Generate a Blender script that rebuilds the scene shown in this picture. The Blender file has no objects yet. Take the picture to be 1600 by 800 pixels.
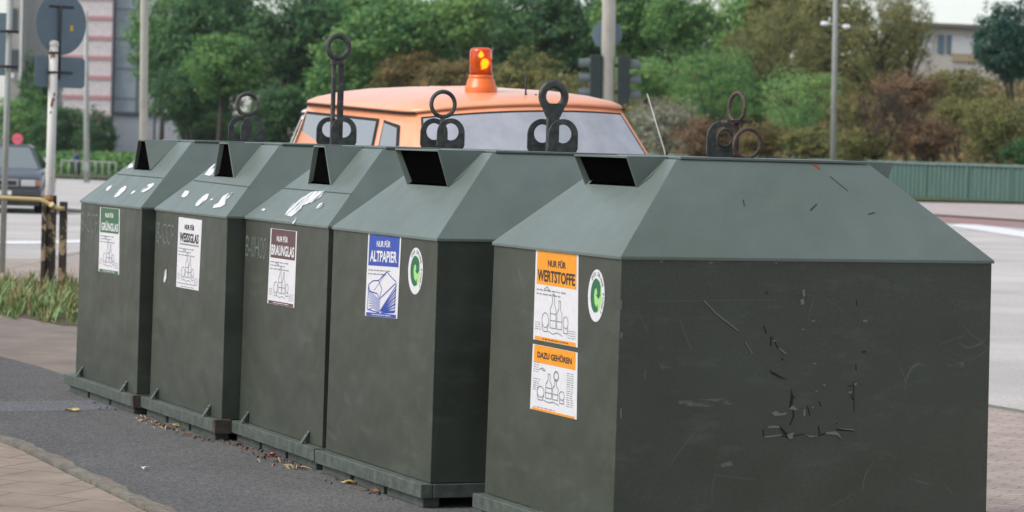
import bpy, bmesh, math, random
DUST,STR,AIR,SEL,EXPO=1.0,.10,1.0,50,1.0
from mathutils import Vector, Matrix
random.seed(7)
R=math.radians
scn=bpy.context.scene; COL=scn.collection
# ------------------------------------------------------------------ camera
F=4500.0; PIT=.03885; ROL=.02795; EYE=1.70
CAM=Vector((0,0,EYE))
fwd=Vector((0,math.cos(PIT),-math.sin(PIT))); up0=Vector((0,math.sin(PIT),math.cos(PIT))); r0=Vector((1,0,0))
RT=r0*math.cos(ROL)+up0*math.sin(ROL); UP=-r0*math.sin(ROL)+up0*math.cos(ROL)
cd=bpy.data.cameras.new('camera'); cam=bpy.data.objects.new('camera',cd); COL.objects.link(cam)
cam.matrix_world=Matrix(((RT.x,UP.x,-fwd.x,0),(RT.y,UP.y,-fwd.y,0),(RT.z,UP.z,-fwd.z,EYE),(0,0,0,1)))
cd.sensor_width=36; cd.lens=F/1600*36; cd.clip_end=6000; cd.clip_start=.1
cd.dof.use_dof=True; cd.dof.focus_distance=13.5; cd.dof.aperture_fstop=5.6
scn.camera=cam
def ray(px,py): return fwd*F+RT*(px-800)+UP*(400-py)
def sst(a,b,x):
    t=max(0,min(1,(x-a)/(b-a))); return t*t*(3-2*t)
def gz(x,y):
    if y<=70: return 0.0
    k=x/y
    return -.0115*min(y-70,170)*(1-sst(-.06,.0,k))
def G(px,py,dz=0):
    d=ray(px,py); z=0
    for _ in range(30):
        t=(z-EYE)/d.z; p=CAM+d*t; z=gz(p.x,p.y)
    p.z=z+dz; return p
def at(px,py,Y):
    d=ray(px,py); return CAM+d*(Y/d.y)
def atX(px,Y):            # ground point under a pixel column at depth Y
    p=at(px,225,Y); return Vector((p.x,p.y,gz(p.x,p.y)))
TH=-1.168
U=Vector((math.cos(TH),math.sin(TH),0)); V=Vector((-math.sin(TH),math.cos(TH),0))
O5=Vector((.17929,12.12258,0))
def uv2w(u,v,z=0): return O5+U*u+V*v+Vector((0,0,z))
def w2uv(p): d=p-O5; return d.dot(U),d.dot(V)
# ------------------------------------------------------------------ materials
MATS={}
def mat(name,col,rough=.6,metal=0,var=.0,scale=5,bump=0,bscale=40,col2=None,spec=.5,thr=(.35,.65),stretch=None,emit=0,alpha=1,coat=0,detail=6):
    m=bpy.data.materials.new(name); m.use_nodes=True; nt=m.node_tree; b=nt.nodes['Principled BSDF']
    b.inputs['Roughness'].default_value=rough; b.inputs['Metallic'].default_value=metal
    b.inputs['Specular IOR Level'].default_value=spec; b.inputs['Base Color'].default_value=(*col,1)
    b.inputs['Coat Weight'].default_value=coat
    if emit: b.inputs['Emission Color'].default_value=(*col,1); b.inputs['Emission Strength'].default_value=emit
    if var or bump or col2:
        tc=nt.nodes.new('ShaderNodeTexCoord'); mp=nt.nodes.new('ShaderNodeMapping'); nt.links.new(tc.outputs['Object'],mp.inputs[0])
        if stretch: mp.inputs['Scale'].default_value=stretch
    if var or col2:
        n=nt.nodes.new('ShaderNodeTexNoise'); n.inputs['Scale'].default_value=scale; n.inputs['Detail'].default_value=detail; n.inputs['Roughness'].default_value=.65
        nt.links.new(mp.outputs[0],n.inputs['Vector'])
        r=nt.nodes.new('ShaderNodeValToRGB'); r.color_ramp.elements[0].position=thr[0]; r.color_ramp.elements[1].position=thr[1]
        c2=col2 if col2 else tuple(min(1,c*(1+var)) for c in col); c1=col if col2 else tuple(c*(1-var) for c in col)
        r.color_ramp.elements[0].color=(*c1,1); r.color_ramp.elements[1].color=(*c2,1)
        nt.links.new(n.outputs[0],r.inputs[0]); nt.links.new(r.outputs[0],b.inputs['Base Color'])
    if bump:
        n2=nt.nodes.new('ShaderNodeTexNoise'); n2.inputs['Scale'].default_value=bscale; n2.inputs['Detail'].default_value=4
        nt.links.new(mp.outputs[0],n2.inputs['Vector'])
        bp=nt.nodes.new('ShaderNodeBump'); bp.inputs['Strength'].default_value=bump; bp.inputs['Distance'].default_value=.02
        nt.links.new(n2.outputs[0],bp.inputs['Height']); nt.links.new(bp.outputs[0],b.inputs['Normal'])
    MATS[name]=m; return m
def nd(nt,t,**k):
    n=nt.nodes.new(t)
    for a,v in k.items():
        try: n.inputs[a.replace('_',' ')].default_value=v
        except Exception: setattr(n,a,v)
    return n
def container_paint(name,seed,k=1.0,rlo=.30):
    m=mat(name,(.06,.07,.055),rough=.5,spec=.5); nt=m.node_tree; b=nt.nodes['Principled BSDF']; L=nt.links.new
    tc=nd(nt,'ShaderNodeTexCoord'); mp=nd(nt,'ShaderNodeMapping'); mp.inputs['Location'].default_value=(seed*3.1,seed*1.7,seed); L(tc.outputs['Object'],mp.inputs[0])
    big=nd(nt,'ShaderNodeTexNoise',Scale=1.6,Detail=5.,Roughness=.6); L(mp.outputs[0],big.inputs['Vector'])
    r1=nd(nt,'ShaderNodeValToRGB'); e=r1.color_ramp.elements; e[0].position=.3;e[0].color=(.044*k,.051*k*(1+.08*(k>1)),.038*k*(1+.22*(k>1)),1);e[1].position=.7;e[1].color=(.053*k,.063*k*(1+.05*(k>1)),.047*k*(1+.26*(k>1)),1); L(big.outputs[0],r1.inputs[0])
    # fine mottling
    fn=nd(nt,'ShaderNodeTexNoise',Scale=160.,Detail=2.,Roughness=.7); L(mp.outputs[0],fn.inputs['Vector'])
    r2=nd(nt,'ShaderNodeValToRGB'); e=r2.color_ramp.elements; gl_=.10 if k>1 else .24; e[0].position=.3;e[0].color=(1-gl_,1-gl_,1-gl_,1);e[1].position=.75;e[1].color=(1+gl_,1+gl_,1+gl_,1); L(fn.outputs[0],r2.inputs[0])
    mu=nd(nt,'ShaderNodeMixRGB',blend_type='MULTIPLY'); mu.inputs[0].default_value=1; L(r1.outputs[0],mu.inputs[1]); L(r2.outputs[0],mu.inputs[2])
    # chalky bluish scuffs
    mp2=nd(nt,'ShaderNodeMapping'); mp2.inputs['Scale'].default_value=(2.2,2.2,7); mp2.inputs['Rotation'].default_value=(.1,.05,0); L(mp.outputs[0],mp2.inputs[0])
    sc=nd(nt,'ShaderNodeTexNoise',Scale=1.7,Detail=9.,Roughness=.72); L(mp2.outputs[0],sc.inputs['Vector'])
    r3=nd(nt,'ShaderNodeValToRGB'); e=r3.color_ramp.elements; e[0].position=.54;e[0].color=(0,0,0,1);e[1].position=.82;e[1].color=(.5,.5,.5,1); L(sc.outputs[0],r3.inputs[0])
    m2=nd(nt,'ShaderNodeMixRGB'); m2.inputs[2].default_value=(.125,.145,.115,1); L(r3.outputs[0],m2.inputs[0]); L(mu.outputs[0],m2.inputs[1])
    # thin scratches: edges of warped cells, masked
    w=nd(nt,'ShaderNodeTexNoise',Scale=.9,Detail=2.); L(mp.outputs[0],w.inputs['Vector'])
    vm=nd(nt,'ShaderNodeMixRGB'); vm.inputs[0].default_value=.5; L(mp.outputs[0],vm.inputs[1]); L(w.outputs['Color'],vm.inputs[2])
    vo=nd(nt,'ShaderNodeTexVoronoi',feature='DISTANCE_TO_EDGE',Scale=5.); L(vm.outputs[0],vo.inputs['Vector'])
    r4=nd(nt,'ShaderNodeValToRGB'); e=r4.color_ramp.elements; e[0].position=.0;e[0].color=(1,1,1,1);e[1].position=.006;e[1].color=(0,0,0,1); L(vo.outputs['Distance'],r4.inputs[0])
    mk=nd(nt,'ShaderNodeTexNoise',Scale=4.,Detail=3.); L(mp.outputs[0],mk.inputs['Vector'])
    r5=nd(nt,'ShaderNodeValToRGB'); e=r5.color_ramp.elements; e[0].position=.56;e[0].color=(0,0,0,1);e[1].position=.66;e[1].color=(.28,.28,.28,1); L(mk.outputs[0],r5.inputs[0])
    mm=nd(nt,'ShaderNodeMath',operation='MULTIPLY'); L(r4.outputs[0],mm.inputs[0]); L(r5.outputs[0],mm.inputs[1])
    m3=nd(nt,'ShaderNodeMixRGB'); m3.inputs[2].default_value=(.22,.26,.22,1); L(mm.outputs[0],m3.inputs[0]); L(m2.outputs[0],m3.inputs[1])
    L(m3.outputs[0],b.inputs['Base Color'])
    rr=nd(nt,'ShaderNodeMapRange'); rr.inputs['To Min'].default_value=rlo; rr.inputs['To Max'].default_value=.5; L(sc.outputs[0],rr.inputs[0]); L(rr.outputs[0],b.inputs['Roughness'])
    bn=nd(nt,'ShaderNodeTexNoise',Scale=2.4,Detail=2.); L(mp.outputs[0],bn.inputs['Vector'])
    ad=nd(nt,'ShaderNodeMath',operation='MULTIPLY_ADD'); ad.inputs[1].default_value=.04; L(fn.outputs[0],ad.inputs[0]); L(bn.outputs[0],ad.inputs[2])
    ad.inputs[1].default_value=.012; bp=nd(nt,'ShaderNodeBump',Strength=.6,Distance=.05); L(ad.outputs[0],bp.inputs['Height']); L(bp.outputs[0],b.inputs['Normal'])
    return m
def tile_mat(name,c1,c2,mortar,bw,bh,rot,ms=.006):
    m=mat(name,c1,rough=.9,spec=.2); nt=m.node_tree; b=nt.nodes['Principled BSDF']; L=nt.links.new
    tc=nd(nt,'ShaderNodeTexCoord'); mp=nd(nt,'ShaderNodeMapping'); mp.inputs['Rotation'].default_value=(0,0,rot); L(tc.outputs['Object'],mp.inputs[0])
    br=nd(nt,'ShaderNodeTexBrick'); L(mp.outputs[0],br.inputs['Vector'])
    br.inputs['Color1'].default_value=(*c1,1); br.inputs['Color2'].default_value=(*c2,1); br.inputs['Mortar'].default_value=(*mortar,1)
    br.inputs['Scale'].default_value=1; br.inputs['Mortar Size'].default_value=ms; br.inputs['Brick Width'].default_value=bw; br.inputs['Row Height'].default_value=bh; br.inputs['Mortar Smooth'].default_value=.3
    n=nd(nt,'ShaderNodeTexNoise',Scale=3.,Detail=8.,Roughness=.7); L(mp.outputs[0],n.inputs['Vector'])
    r=nd(nt,'ShaderNodeValToRGB'); e=r.color_ramp.elements; e[0].position=.3;e[0].color=(.75,.74,.72,1);e[1].position=.7;e[1].color=(1.2,1.2,1.2,1); L(n.outputs[0],r.inputs[0])
    mu=nd(nt,'ShaderNodeMixRGB',blend_type='MULTIPLY'); mu.inputs[0].default_value=1; L(br.outputs[0],mu.inputs[1]); L(r.outputs[0],mu.inputs[2]); L(mu.outputs[0],b.inputs['Base Color'])
    return m
def gravel_mat(name,c,lo,hi,scale=90,patch=.25,pscale=.8,bump=.6):
    m=mat(name,c,rough=.95,spec=.25); nt=m.node_tree; b=nt.nodes['Principled BSDF']; L=nt.links.new
    tc=nd(nt,'ShaderNodeTexCoord')
    n=nd(nt,'ShaderNodeTexNoise',Scale=float(scale),Detail=3.,Roughness=.8); L(tc.outputs['Object'],n.inputs['Vector'])
    r=nd(nt,'ShaderNodeValToRGB'); e=r.color_ramp.elements; e[0].position=.32;e[0].color=(*[k*lo for k in c],1);e[1].position=.72;e[1].color=(*[k*hi for k in c],1); L(n.outputs[0],r.inputs[0])
    p=nd(nt,'ShaderNodeTexNoise',Scale=float(pscale),Detail=7.,Roughness=.6); L(tc.outputs['Object'],p.inputs['Vector'])
    r2=nd(nt,'ShaderNodeValToRGB'); e=r2.color_ramp.elements; e[0].position=.3;e[0].color=(1-patch,1-patch,1-patch,1);e[1].position=.7;e[1].color=(1+patch,1+patch*.95,1+patch*.9,1); L(p.outputs[0],r2.inputs[0])
    mu=nd(nt,'ShaderNodeMixRGB',blend_type='MULTIPLY'); mu.inputs[0].default_value=1; L(r.outputs[0],mu.inputs[1]); L(r2.outputs[0],mu.inputs[2]); L(mu.outputs[0],b.inputs['Base Color'])
    bp=nd(nt,'ShaderNodeBump',Strength=bump,Distance=.004); L(n.outputs[0],bp.inputs['Height']); L(bp.outputs[0],b.inputs['Normal'])
    return m
def leaf_mat(name,ca,cb,cc,trans=.4):
    m=bpy.data.materials.new(name); m.use_nodes=True; nt=m.node_tree; L=nt.links.new; b=nt.nodes['Principled BSDF']; out=nt.nodes['Material Output']
    g=nd(nt,'ShaderNodeNewGeometry'); tc=nd(nt,'ShaderNodeTexCoord'); oi=nd(nt,'ShaderNodeObjectInfo')
    ad=nd(nt,'ShaderNodeVectorMath',operation='ADD'); L(tc.outputs['Object'],ad.inputs[0]); L(oi.outputs['Random'],ad.inputs[1])
    n=nd(nt,'ShaderNodeTexNoise',Scale=3.2,Detail=3.); L(ad.outputs[0],n.inputs['Vector'])
    mx=nd(nt,'ShaderNodeMath',operation='MULTIPLY_ADD'); mx.inputs[1].default_value=.45; L(g.outputs['Random Per Island'],mx.inputs[0])
    sb=nd(nt,'ShaderNodeMath',operation='SUBTRACT'); L(n.outputs[0],sb.inputs[0]); sb.inputs[1].default_value=.2; L(sb.outputs[0],mx.inputs[2])
    r=nd(nt,'ShaderNodeValToRGB'); e=r.color_ramp.elements; e[0].position=.2;e[0].color=(*ca,1);e[1].position=.75;e[1].color=(*cc,1); k=r.color_ramp.elements.new(.5); k.color=(*cb,1)
    L(mx.outputs[0],r.inputs[0]); L(r.outputs[0],b.inputs['Base Color']); b.inputs['Roughness'].default_value=.7; b.inputs['Specular IOR Level'].default_value=.25
    t=nd(nt,'ShaderNodeBsdfTranslucent'); L(r.outputs[0],t.inputs[0]); ms=nd(nt,'ShaderNodeMixShader'); ms.inputs[0].default_value=trans
    L(b.outputs[0],ms.inputs[1]); L(t.outputs[0],ms.inputs[2]); L(ms.outputs[0],out.inputs[0]); MATS[name]=m; return m
# ------------------------------------------------------------------ object helpers
def tag(o,label=None,cat=None,group=None,kind=None):
    if label: o['label']=label
    if cat: o['category']=cat
    if group: o['group']=group
    if kind: o['kind']=kind
    return o
def thing(name,loc=(0,0,0),rot=(0,0,0),label=None,cat=None,group=None):
    o=bpy.data.objects.new(name,None); COL.objects.link(o); o.location=loc; o.rotation_euler=rot; o.empty_display_size=.2
    return tag(o,label,cat,group)
def disc(cx_,y0_,cz_,rr,th_):
    return [[(cx_+rr*math.cos(2*math.pi*k/32),y0_,cz_+rr*math.sin(2*math.pi*k/32)) for k in range(32)],(0,th_,0)]
class MB:
    def __init__(s): s.v=[]; s.f=[]; s.sm=[]
    def add(s,vs,fs,smooth=False):
        n=len(s.v); s.v+= [tuple(v) for v in vs]; s.f+=[tuple(i+n for i in f) for f in fs]; s.sm+=[smooth]*len(fs); return s
    def box(s,x0,x1,y0,y1,z0,z1):
        return s.add([(x0,y0,z0),(x1,y0,z0),(x1,y1,z0),(x0,y1,z0),(x0,y0,z1),(x1,y0,z1),(x1,y1,z1),(x0,y1,z1)],[(0,3,2,1),(4,5,6,7),(0,1,5,4),(1,2,6,5),(2,3,7,6),(3,0,4,7)])
    def poly(s,pts): return s.add(pts,[tuple(range(len(pts)))])
    def prism(s,pts,d):     # pts: 3d polygon, d: extrusion vector
        n=len(pts); q=[Vector(p) for p in pts]; d=Vector(d); vs=q+[p+d for p in q]
        return s.add(vs,[tuple(range(n))[::-1],tuple(range(n,2*n))]+[(i,(i+1)%n,n+(i+1)%n,n+i) for i in range(n)])
    def tube(s,pts,r,n=10,cap=True,smooth=True):
        pts=[Vector(p) for p in pts]; rs=r if isinstance(r,(list,tuple)) else [r]*len(pts); vs=[];fs=[]
        prev=None
        for i,p in enumerate(pts):
            t=(pts[min(i+1,len(pts)-1)]-pts[max(i-1,0)]).normalized()
            a=Vector((0,0,1)) if abs(t.z)<.9 else Vector((1,0,0))
            if prev is not None: a=prev
            b=t.cross(a).normalized(); a=b.cross(t).normalized(); prev=a
            for k in range(n):
                w=2*math.pi*k/n; vs.append(p+(a*math.cos(w)+b*math.sin(w))*rs[i])
        for i in range(len(pts)-1):
            for k in range(n): fs.append((i*n+k,i*n+(k+1)%n,(i+1)*n+(k+1)%n,(i+1)*n+k))
        m0=len(s.f); s.add(vs,fs,smooth)
        if cap: s.add([vs[k] for k in range(n)],[tuple(range(n))]); s.add([vs[-n+k] for k in range(n)],[tuple(range(n))[::-1]])
        return s
    def lathe(s,prof,c=(0,0,0),n=20,axis='z'):
        vs=[];fs=[]; c=Vector(c)
        for r,h in prof:
            for k in range(n):
                w=2*math.pi*k/n; a,b=r*math.cos(w),r*math.sin(w)
                vs.append(c+Vector({'z':(a,b,h),'x':(h,a,b),'y':(a,h,b)}[axis]))
        for i in range(len(prof)-1):
            for k in range(n): fs.append((i*n+k,i*n+(k+1)%n,(i+1)*n+(k+1)%n,(i+1)*n+k))
        return s.add(vs,fs,True)
    def torus(s,c,R_,r,ax,ay,n=36,m=8,flat=None):     # ring in the plane of ax, ay
        c=Vector(c); ax=Vector(ax).normalized(); ay=Vector(ay).normalized(); az=ax.cross(ay); vs=[];fs=[]
        for i in range(n):
            w=2*math.pi*i/n; d=ax*math.cos(w)+ay*math.sin(w)
            for k in range(m):
                q=2*math.pi*k/m; rr=r; zz=r if flat is None else flat
                vs.append(c+d*(R_+rr*math.cos(q))+az*(zz*math.sin(q)))
        for i in range(n):
            for k in range(m): fs.append((i*m+k,i*m+(k+1)%m,((i+1)%n)*m+(k+1)%m,((i+1)%n)*m+k))
        return s.add(vs,fs,True)
    def build(s,name,m,parent=None,bevel=0,solid=0,fix=True,seg=2):
        me=bpy.data.meshes.new(name); me.from_pydata(s.v,[],s.f); me.update()
        me.polygons.foreach_set('use_smooth',s.sm)
        if fix:
            b=bmesh.new(); b.from_mesh(me); bmesh.ops.remove_doubles(b,verts=b.verts,dist=1e-5); bmesh.ops.recalc_face_normals(b,faces=b.faces); b.to_mesh(me); b.free()
        me.materials.append(m if not isinstance(m,str) else MATS[m])
        o=bpy.data.objects.new(name,me); COL.objects.link(o)
        if parent: o.parent=parent
        if solid: k=o.modifiers.new('s','SOLIDIFY'); k.thickness=solid; k.offset=0
        if bevel: k=o.modifiers.new('b','BEVEL'); k.width=bevel; k.segments=seg; k.limit_method='ANGLE'; k.angle_limit=.6
        return o
def kids(o): return [c for c in bpy.data.objects if c.parent==o]
def copy_tree(o,parent=None):
    c=o.copy(); COL.objects.link(c)
    if parent: c.parent=parent
    for k in kids(o): copy_tree(k,c)
    return c
TXT={}
def text2d(s,offset=.0):
    key=(s,offset)
    if key in TXT: return TXT[key]
    cu=bpy.data.curves.new('t','FONT'); cu.body=s; cu.offset=offset; cu.resolution_u=3
    o=bpy.data.objects.new('t',cu); COL.objects.link(o)
    dg=bpy.context.evaluated_depsgraph_get(); dg.update(); me=o.evaluated_get(dg).to_mesh()
    vs=[(v.co.x,v.co.y) for v in me.vertices]; fs=[tuple(p.vertices) for p in me.polygons]
    o.evaluated_get(dg).to_mesh_clear(); bpy.data.objects.remove(o); bpy.data.curves.remove(cu)
    x0=min(v[0] for v in vs);x1=max(v[0] for v in vs);y0=min(v[1] for v in vs);y1=max(v[1] for v in vs)
    TXT[key]=([((v[0]-x0)/(x1-x0),(v[1]-y0)/(y1-y0)) for v in vs],fs,(x1-x0)/(y1-y0)); return TXT[key]
# ------------------------------------------------------------------ shared materials
PAINT=[container_paint('container_paint_%d'%i,i) for i in range(5)]
SKYLIT=[container_paint('skylit_roof_paint_%d'%i,i+9,2.45,.24) for i in range(5)]  # same paint, lightened and blued to put sky sheen into the roof colour
mat('rail_paint',(.075,.09,.075),rough=.55,var=.3,scale=14,bump=.2)
mat('dark_steel',(.052,.055,.050),rough=.5,var=.45,scale=25,bump=.3,bscale=60)
mat('rusty_steel',(.05,.042,.038),rough=.75,col2=(.13,.07,.05),scale=22,thr=(.4,.65),bump=.5,bscale=80)
mat('old_steel',(.05,.05,.045),rough=.6,col2=(.25,.2,.15),scale=18,thr=(.5,.75),bump=.4,bscale=60)
mat('shade_black',(.0025,.0025,.0025),rough=1,spec=.0)
mat('wood_block',(.06,.045,.035),rough=.9,var=.5,scale=20)
mat('paper_white',(.66,.65,.66),rough=.6,var=.05,scale=30)
mat('torn_white',(.13,.145,.13),rough=.5,col2=(.66,.66,.70),scale=26,thr=(.40,.46),stretch=(1,.5,.5))
mat('torn_streak',(.14,.155,.145),rough=.5,col2=(.68,.68,.72),scale=22,thr=(.45,.52),stretch=(2.2,.45,.45))
mat('scratch',(.085,.10,.085),rough=.5)
mat('scuff',(.053,.056,.043),rough=.5,col2=(.12,.15,.13),scale=30,thr=(.45,.62),stretch=(1,.35,1.6))
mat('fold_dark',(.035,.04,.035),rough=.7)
mat('ink_black',(.025,.025,.025),rough=.5)
mat('ink_grey',(.22,.22,.24),rough=.6)
mat('ink_green',(.045,.13,.06),rough=.5,var=.1,scale=40)
mat('ink_brown',(.11,.055,.055),rough=.5,var=.1,scale=40)
mat('ink_blue',(.03,.07,.36),rough=.45,var=.1,scale=40)
mat('ink_orange',(.80,.30,.015),rough=.45,var=.06,scale=40)
mat('ink_red',(.6,.12,.12),rough=.5)
mat('dot_light',(.34,.62,.20),rough=.5); mat('dot_dark',(.02,.13,.06),rough=.5)
mat('flake_dark',(.012,.012,.011),rough=.9); mat('flake_light',(.15,.17,.145),rough=.5); mat('rust_spot',(.22,.05,.02),rough=.8,var=.3,scale=60)
mat('weld',(.13,.15,.13),rough=.5,var=.6,scale=90)
# ------------------------------------------------------------------ containers
H1=1.26331;H2=1.65523;A=.40599;B=.35528;FL=.00946;D=1.73127;Z0=.15
CP=[(-2.48189,17.74075,-1.16278,1.39427),(-1.83248,16.34747,-1.16649,1.39427),(-1.19018,15.07895,-1.17737,1.39427),(-.6144,13.68174,-1.16348,1.39427),(.17929,12.12258,-1.16918,1.3279)]
class Cont: pass
CS=[]
def hit(c,px,p0,n):          # ray through a pixel meets a plane given in the container's own frame
    d=c.inv.to_3x3()@ray(*px); o=c.inv@CAM; t=(Vector(p0)-o).dot(n)/d.dot(n); return o+d*t
NF=Vector((0,-(H1-Z0),FL)).normalized()
NS=Vector((0,-(H2-H1),A+.008)).normalized(); PS0=(0,-.008,H1)
NR=None
LABELS=['green steel bottle bank for green glass, farthest left in the row with a green poster',
 'green steel bottle bank for clear glass with a plain white poster, second from the left',
 'green steel bottle bank for brown glass with a brown-headed poster, middle of the row',
 'green steel waste paper container with a blue-headed poster and wide slot',
 'large green steel recyclables container with two orange posters, nearest the camera']
HOOD=[dict(b=((208,266),(235,267)),t=((215.5,219.5),(226.5,219.5)),back=277,k='tri'),
      dict(b=((334,277),(366,278)),t=((343,225.5),(356.5,226)),back=407,k='tri'),
      dict(b=((481,288),(517,290)),t=((490,236),(507,236.5)),back=564,k='tri'),
      dict(b=((634,291),(702,290.5)),t=((617,242),(684,244)),back=753,k='wide'),
      dict(b=((913,290),(996,292)),t=((897,252),(979,256)),back=1039,k='wide')]
for i,(cx,cy,th,W) in enumerate(CP):
    c=Cont(); CS.append(c); c.W=W; c.i=i
    root=thing('recycling_container',(cx,cy,0),(0,0,th),LABELS[i],'recycling container','recycling containers standing in a row'); c.root=root
    c.mw=Matrix.Translation((cx,cy,0))@Matrix.Rotation(th,4,'Z'); c.inv=c.mw.inverted(); P=PAINT[i]
    w=W/2; f=FL
    b=MB(); bt=[(-w-f,-f,Z0),(w+f,-f,Z0),(w+f,D+f,Z0),(-w-f,D+f,Z0)]; tp=[(-w,0,H1),(w,0,H1),(w,D,H1),(-w,D,H1)]
    b.add(bt+tp,[(0,3,2,1),(0,1,5,4),(1,2,6,5),(2,3,7,6),(3,0,4,7)]); b.build('body',P,root,bevel=.003)
    # roof with a real opening under each hood
    hd=HOOD[i]; bl=hit(c,hd['b'][0],PS0,NS); br=hit(c,hd['b'][1],PS0,NS); yb=(bl.y+br.y)/2
    zs=lambda y:H1+(H2-H1)*y/A
    yt=yb if hd['k']=='tri' else yb-.05
    tl=hit(c,hd['t'][0],(0,yt,0),Vector((0,1,0))); tr=hit(c,hd['t'][1],(0,yt,0),Vector((0,1,0)))
    ztop=H2+.004
    xb=hit(c,(hd['back'],240),(0,A,0),Vector((0,1,0))).x
    cxm=(bl.x+br.x)/2
    e=.008; rw=w+e; r=MB()
    fl=[(-rw,-e,H1-.012),(rw,-e,H1-.012),(rw,D+e,H1-.012),(-rw,D+e,H1-.012)]
    el=[(-rw,-e,H1),(rw,-e,H1),(rw,D+e,H1),(-rw,D+e,H1)]
    tx=w-B; tt=[(-tx,A,H2),(tx,A,H2),(tx,D-A,H2),(-tx,D-A,H2)]
    r.add(fl+el,[(0,1,5,4),(1,2,6,5),(2,3,7,6),(3,0,4,7)])
    r.add(el+tt,[(1,2,6,5),(3,0,4,7),(4,5,6,7)])
    xl,xr=max(bl.x+.006,-tx+.02),br.x-.006; hb_=max(.02,min(xb-cxm-.02,br.x-cxm-.01)); xl2,xr2=max(cxm-hb_,-tx+.02),cxm+hb_
    def slope(y): k=(y+e)/(A+e); return H1+(H2-H1)*k
    for sgn in (0,1):
        yy=lambda y:(D-y) if sgn else y
        y1,y2=yb+.004,A-.03
        hx=[(xl,yy(y1),slope(y1)),(xr,yy(y1),slope(y1)),(xr2,yy(y2),slope(y2)),(xl2,yy(y2),slope(y2))]
        oc=[(-rw,yy(-e),H1),(rw,yy(-e),H1),(tx,yy(A),H2),(-tx,yy(A),H2)]
        r.add(oc+hx,[(0,1,5,4),(1,2,6,5),(2,3,7,6),(3,0,4,7)])
    r.build('roof',SKYLIT[i],root,bevel=.0025)
    c.yb=yb; c.cxm=cxm
    for sgn in (0,1):
        yy=lambda y:(D-y) if sgn else y
        h=MB()
        xbl=2*cxm-xb; zt=ztop
        TL=(tl.x,yy(yt),max(zt,min(tl.z,zt+.02)));TR=(tr.x,yy(yt),TL[2]);BL=(bl.x,yy(yb),slope(yb)+.001);BR=(br.x,yy(yb),slope(yb)+.001)
        TRB=(xb,yy(A+.012),zt+.001);TLB=(xbl,yy(A+.012),zt+.001)
        h.poly([TL,TR,TRB,TLB])
        if hd['k']=='tri':
            ys=yb+.10; SR=(xb+.05,yy(ys),slope(ys)-.002); SL=(xbl-.05,yy(ys),slope(ys)-.002)
        else:
            ys=yb+.05; SR=(br.x+.035,yy(ys),slope(ys)-.002); SL=(bl.x-.035,yy(ys),slope(ys)-.002)
        h.poly([TR,BR,TRB]); h.poly([TRB,BR,SR]); h.poly([TL,TLB,BL]); h.poly([TLB,SL,BL])
        hb=h.build('hood',SKYLIT[i],root,solid=.010)
        lp=lambda a_,b_,t_:a_+(b_-a_)*t_
        MB().poly([(TL[0]+.004,yy(yt+.025),TL[2]-.006),(TR[0]-.004,yy(yt+.025),TR[2]-.006),(BR[0]-.008,yy(yb+.022),BR[2]+.012),(BL[0]+.008,yy(yb+.022),BL[2]+.012)]).build('opening_shade','shade_black',root,fix=False)  # black sheet painting the shade inside the hood opening
    lid=MB().box(-tx-.006,tx+.006,A+.015,D-A-.015,H2+.001,H2+.013); lid.build('lid',SKYLIT[i],root,bevel=.003)
    # base
    EX=[(.10,.06),(.02,-.0),(-.0,.02),(.02,.012),(.02,.02)][i]; RO=.05
    rb=MB(); x0,x1=-w-f-EX[0],w+f+EX[1]
    rb.box(x0,x1,-f-RO,-f+.01,.083,Z0-.002); rb.box(x0,x1,D+f-.01,D+f+RO,.083,Z0-.002)
    rb.box(x0,-w+.03,-f+.012,D+f-.012,.083,Z0-.003); rb.box(w-.03,x1,-f+.012,D+f-.012,.083,Z0-.003); rb.build('base_rail','rail_paint',root,bevel=.004)
    sk=MB(); n=3
    for q in range(n):
        a0=x0+.04+(x1-x0-.08)*q/n; a1=x0+.04+(x1-x0-.08)*(q+1)/n-(.05 if q<n-1 else 0)
        MB().box(a0,a1,-f-RO+.028,-f+.06,.036,.081).build('skid','rail_paint',root,bevel=.004)
    MB().box(x0+.05,x1-.05,D-.06,D,.036,.081).build('skid','rail_paint',root,bevel=.004)
    if i<2:
        MB().box(x1+.001,x1+.035,-f-RO+.002,-f+.05,.075,Z0+.004).build('end_block','wood_block',root,bevel=.004)
    if i<3:
        for xx in ((-w+.14),(w-.22)):
            k=MB(); 
            k.prism([(xx,-f-RO+.006,Z0-.001),(xx,-f-RO+.016,Z0-.001),(xx,-f-.001,Z0+.055),(xx,-f-.001,Z0+.063)],(.035,0,0))
            k.box(xx+.008,xx+.026,-f-.014,-f-.002,Z0-.001,Z0+.052)
            k.build('bracket','rail_paint',root)
    # lifting gear
    rusty=(i==4); cy0=D/2-(.025 if rusty else 0)
    def arch(x,ma):
        g=MB(); hw=.078; hz=.10; hr=.045; n=18; t=.009
        outer=[]; inner=[]
        for k in range(n*2):
            a=math.pi*2*k/(n*2); inner.append((hr*math.cos(a),hz+.0+hr*math.sin(a)-.012))
            ca,sa=math.cos(a),math.sin(a)
            if sa>=0: outer.append((hw*ca,hz-.018+hw*sa))
            else:
                tt_=hw/max(abs(ca),1e-6); yy_=hz-.018+tt_*sa
                if yy_>=0 and abs(ca)>1e-6 and tt_*abs(ca)<=hw+1e-6: outer.append((math.copysign(hw,ca),yy_))
                else: outer.append((ca/abs(sa)*(hz-.018),0))
        N=n*2
        for side in (-t/2,t/2): g.add([(x+side,cy0+p[0],H2+.012+p[1]) for p in outer]+[(x+side,cy0+p[0],H2+.012+p[1]) for p in inner],[(k,(k+1)%N,N+(k+1)%N,N+k) for k in range(N)])
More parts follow.
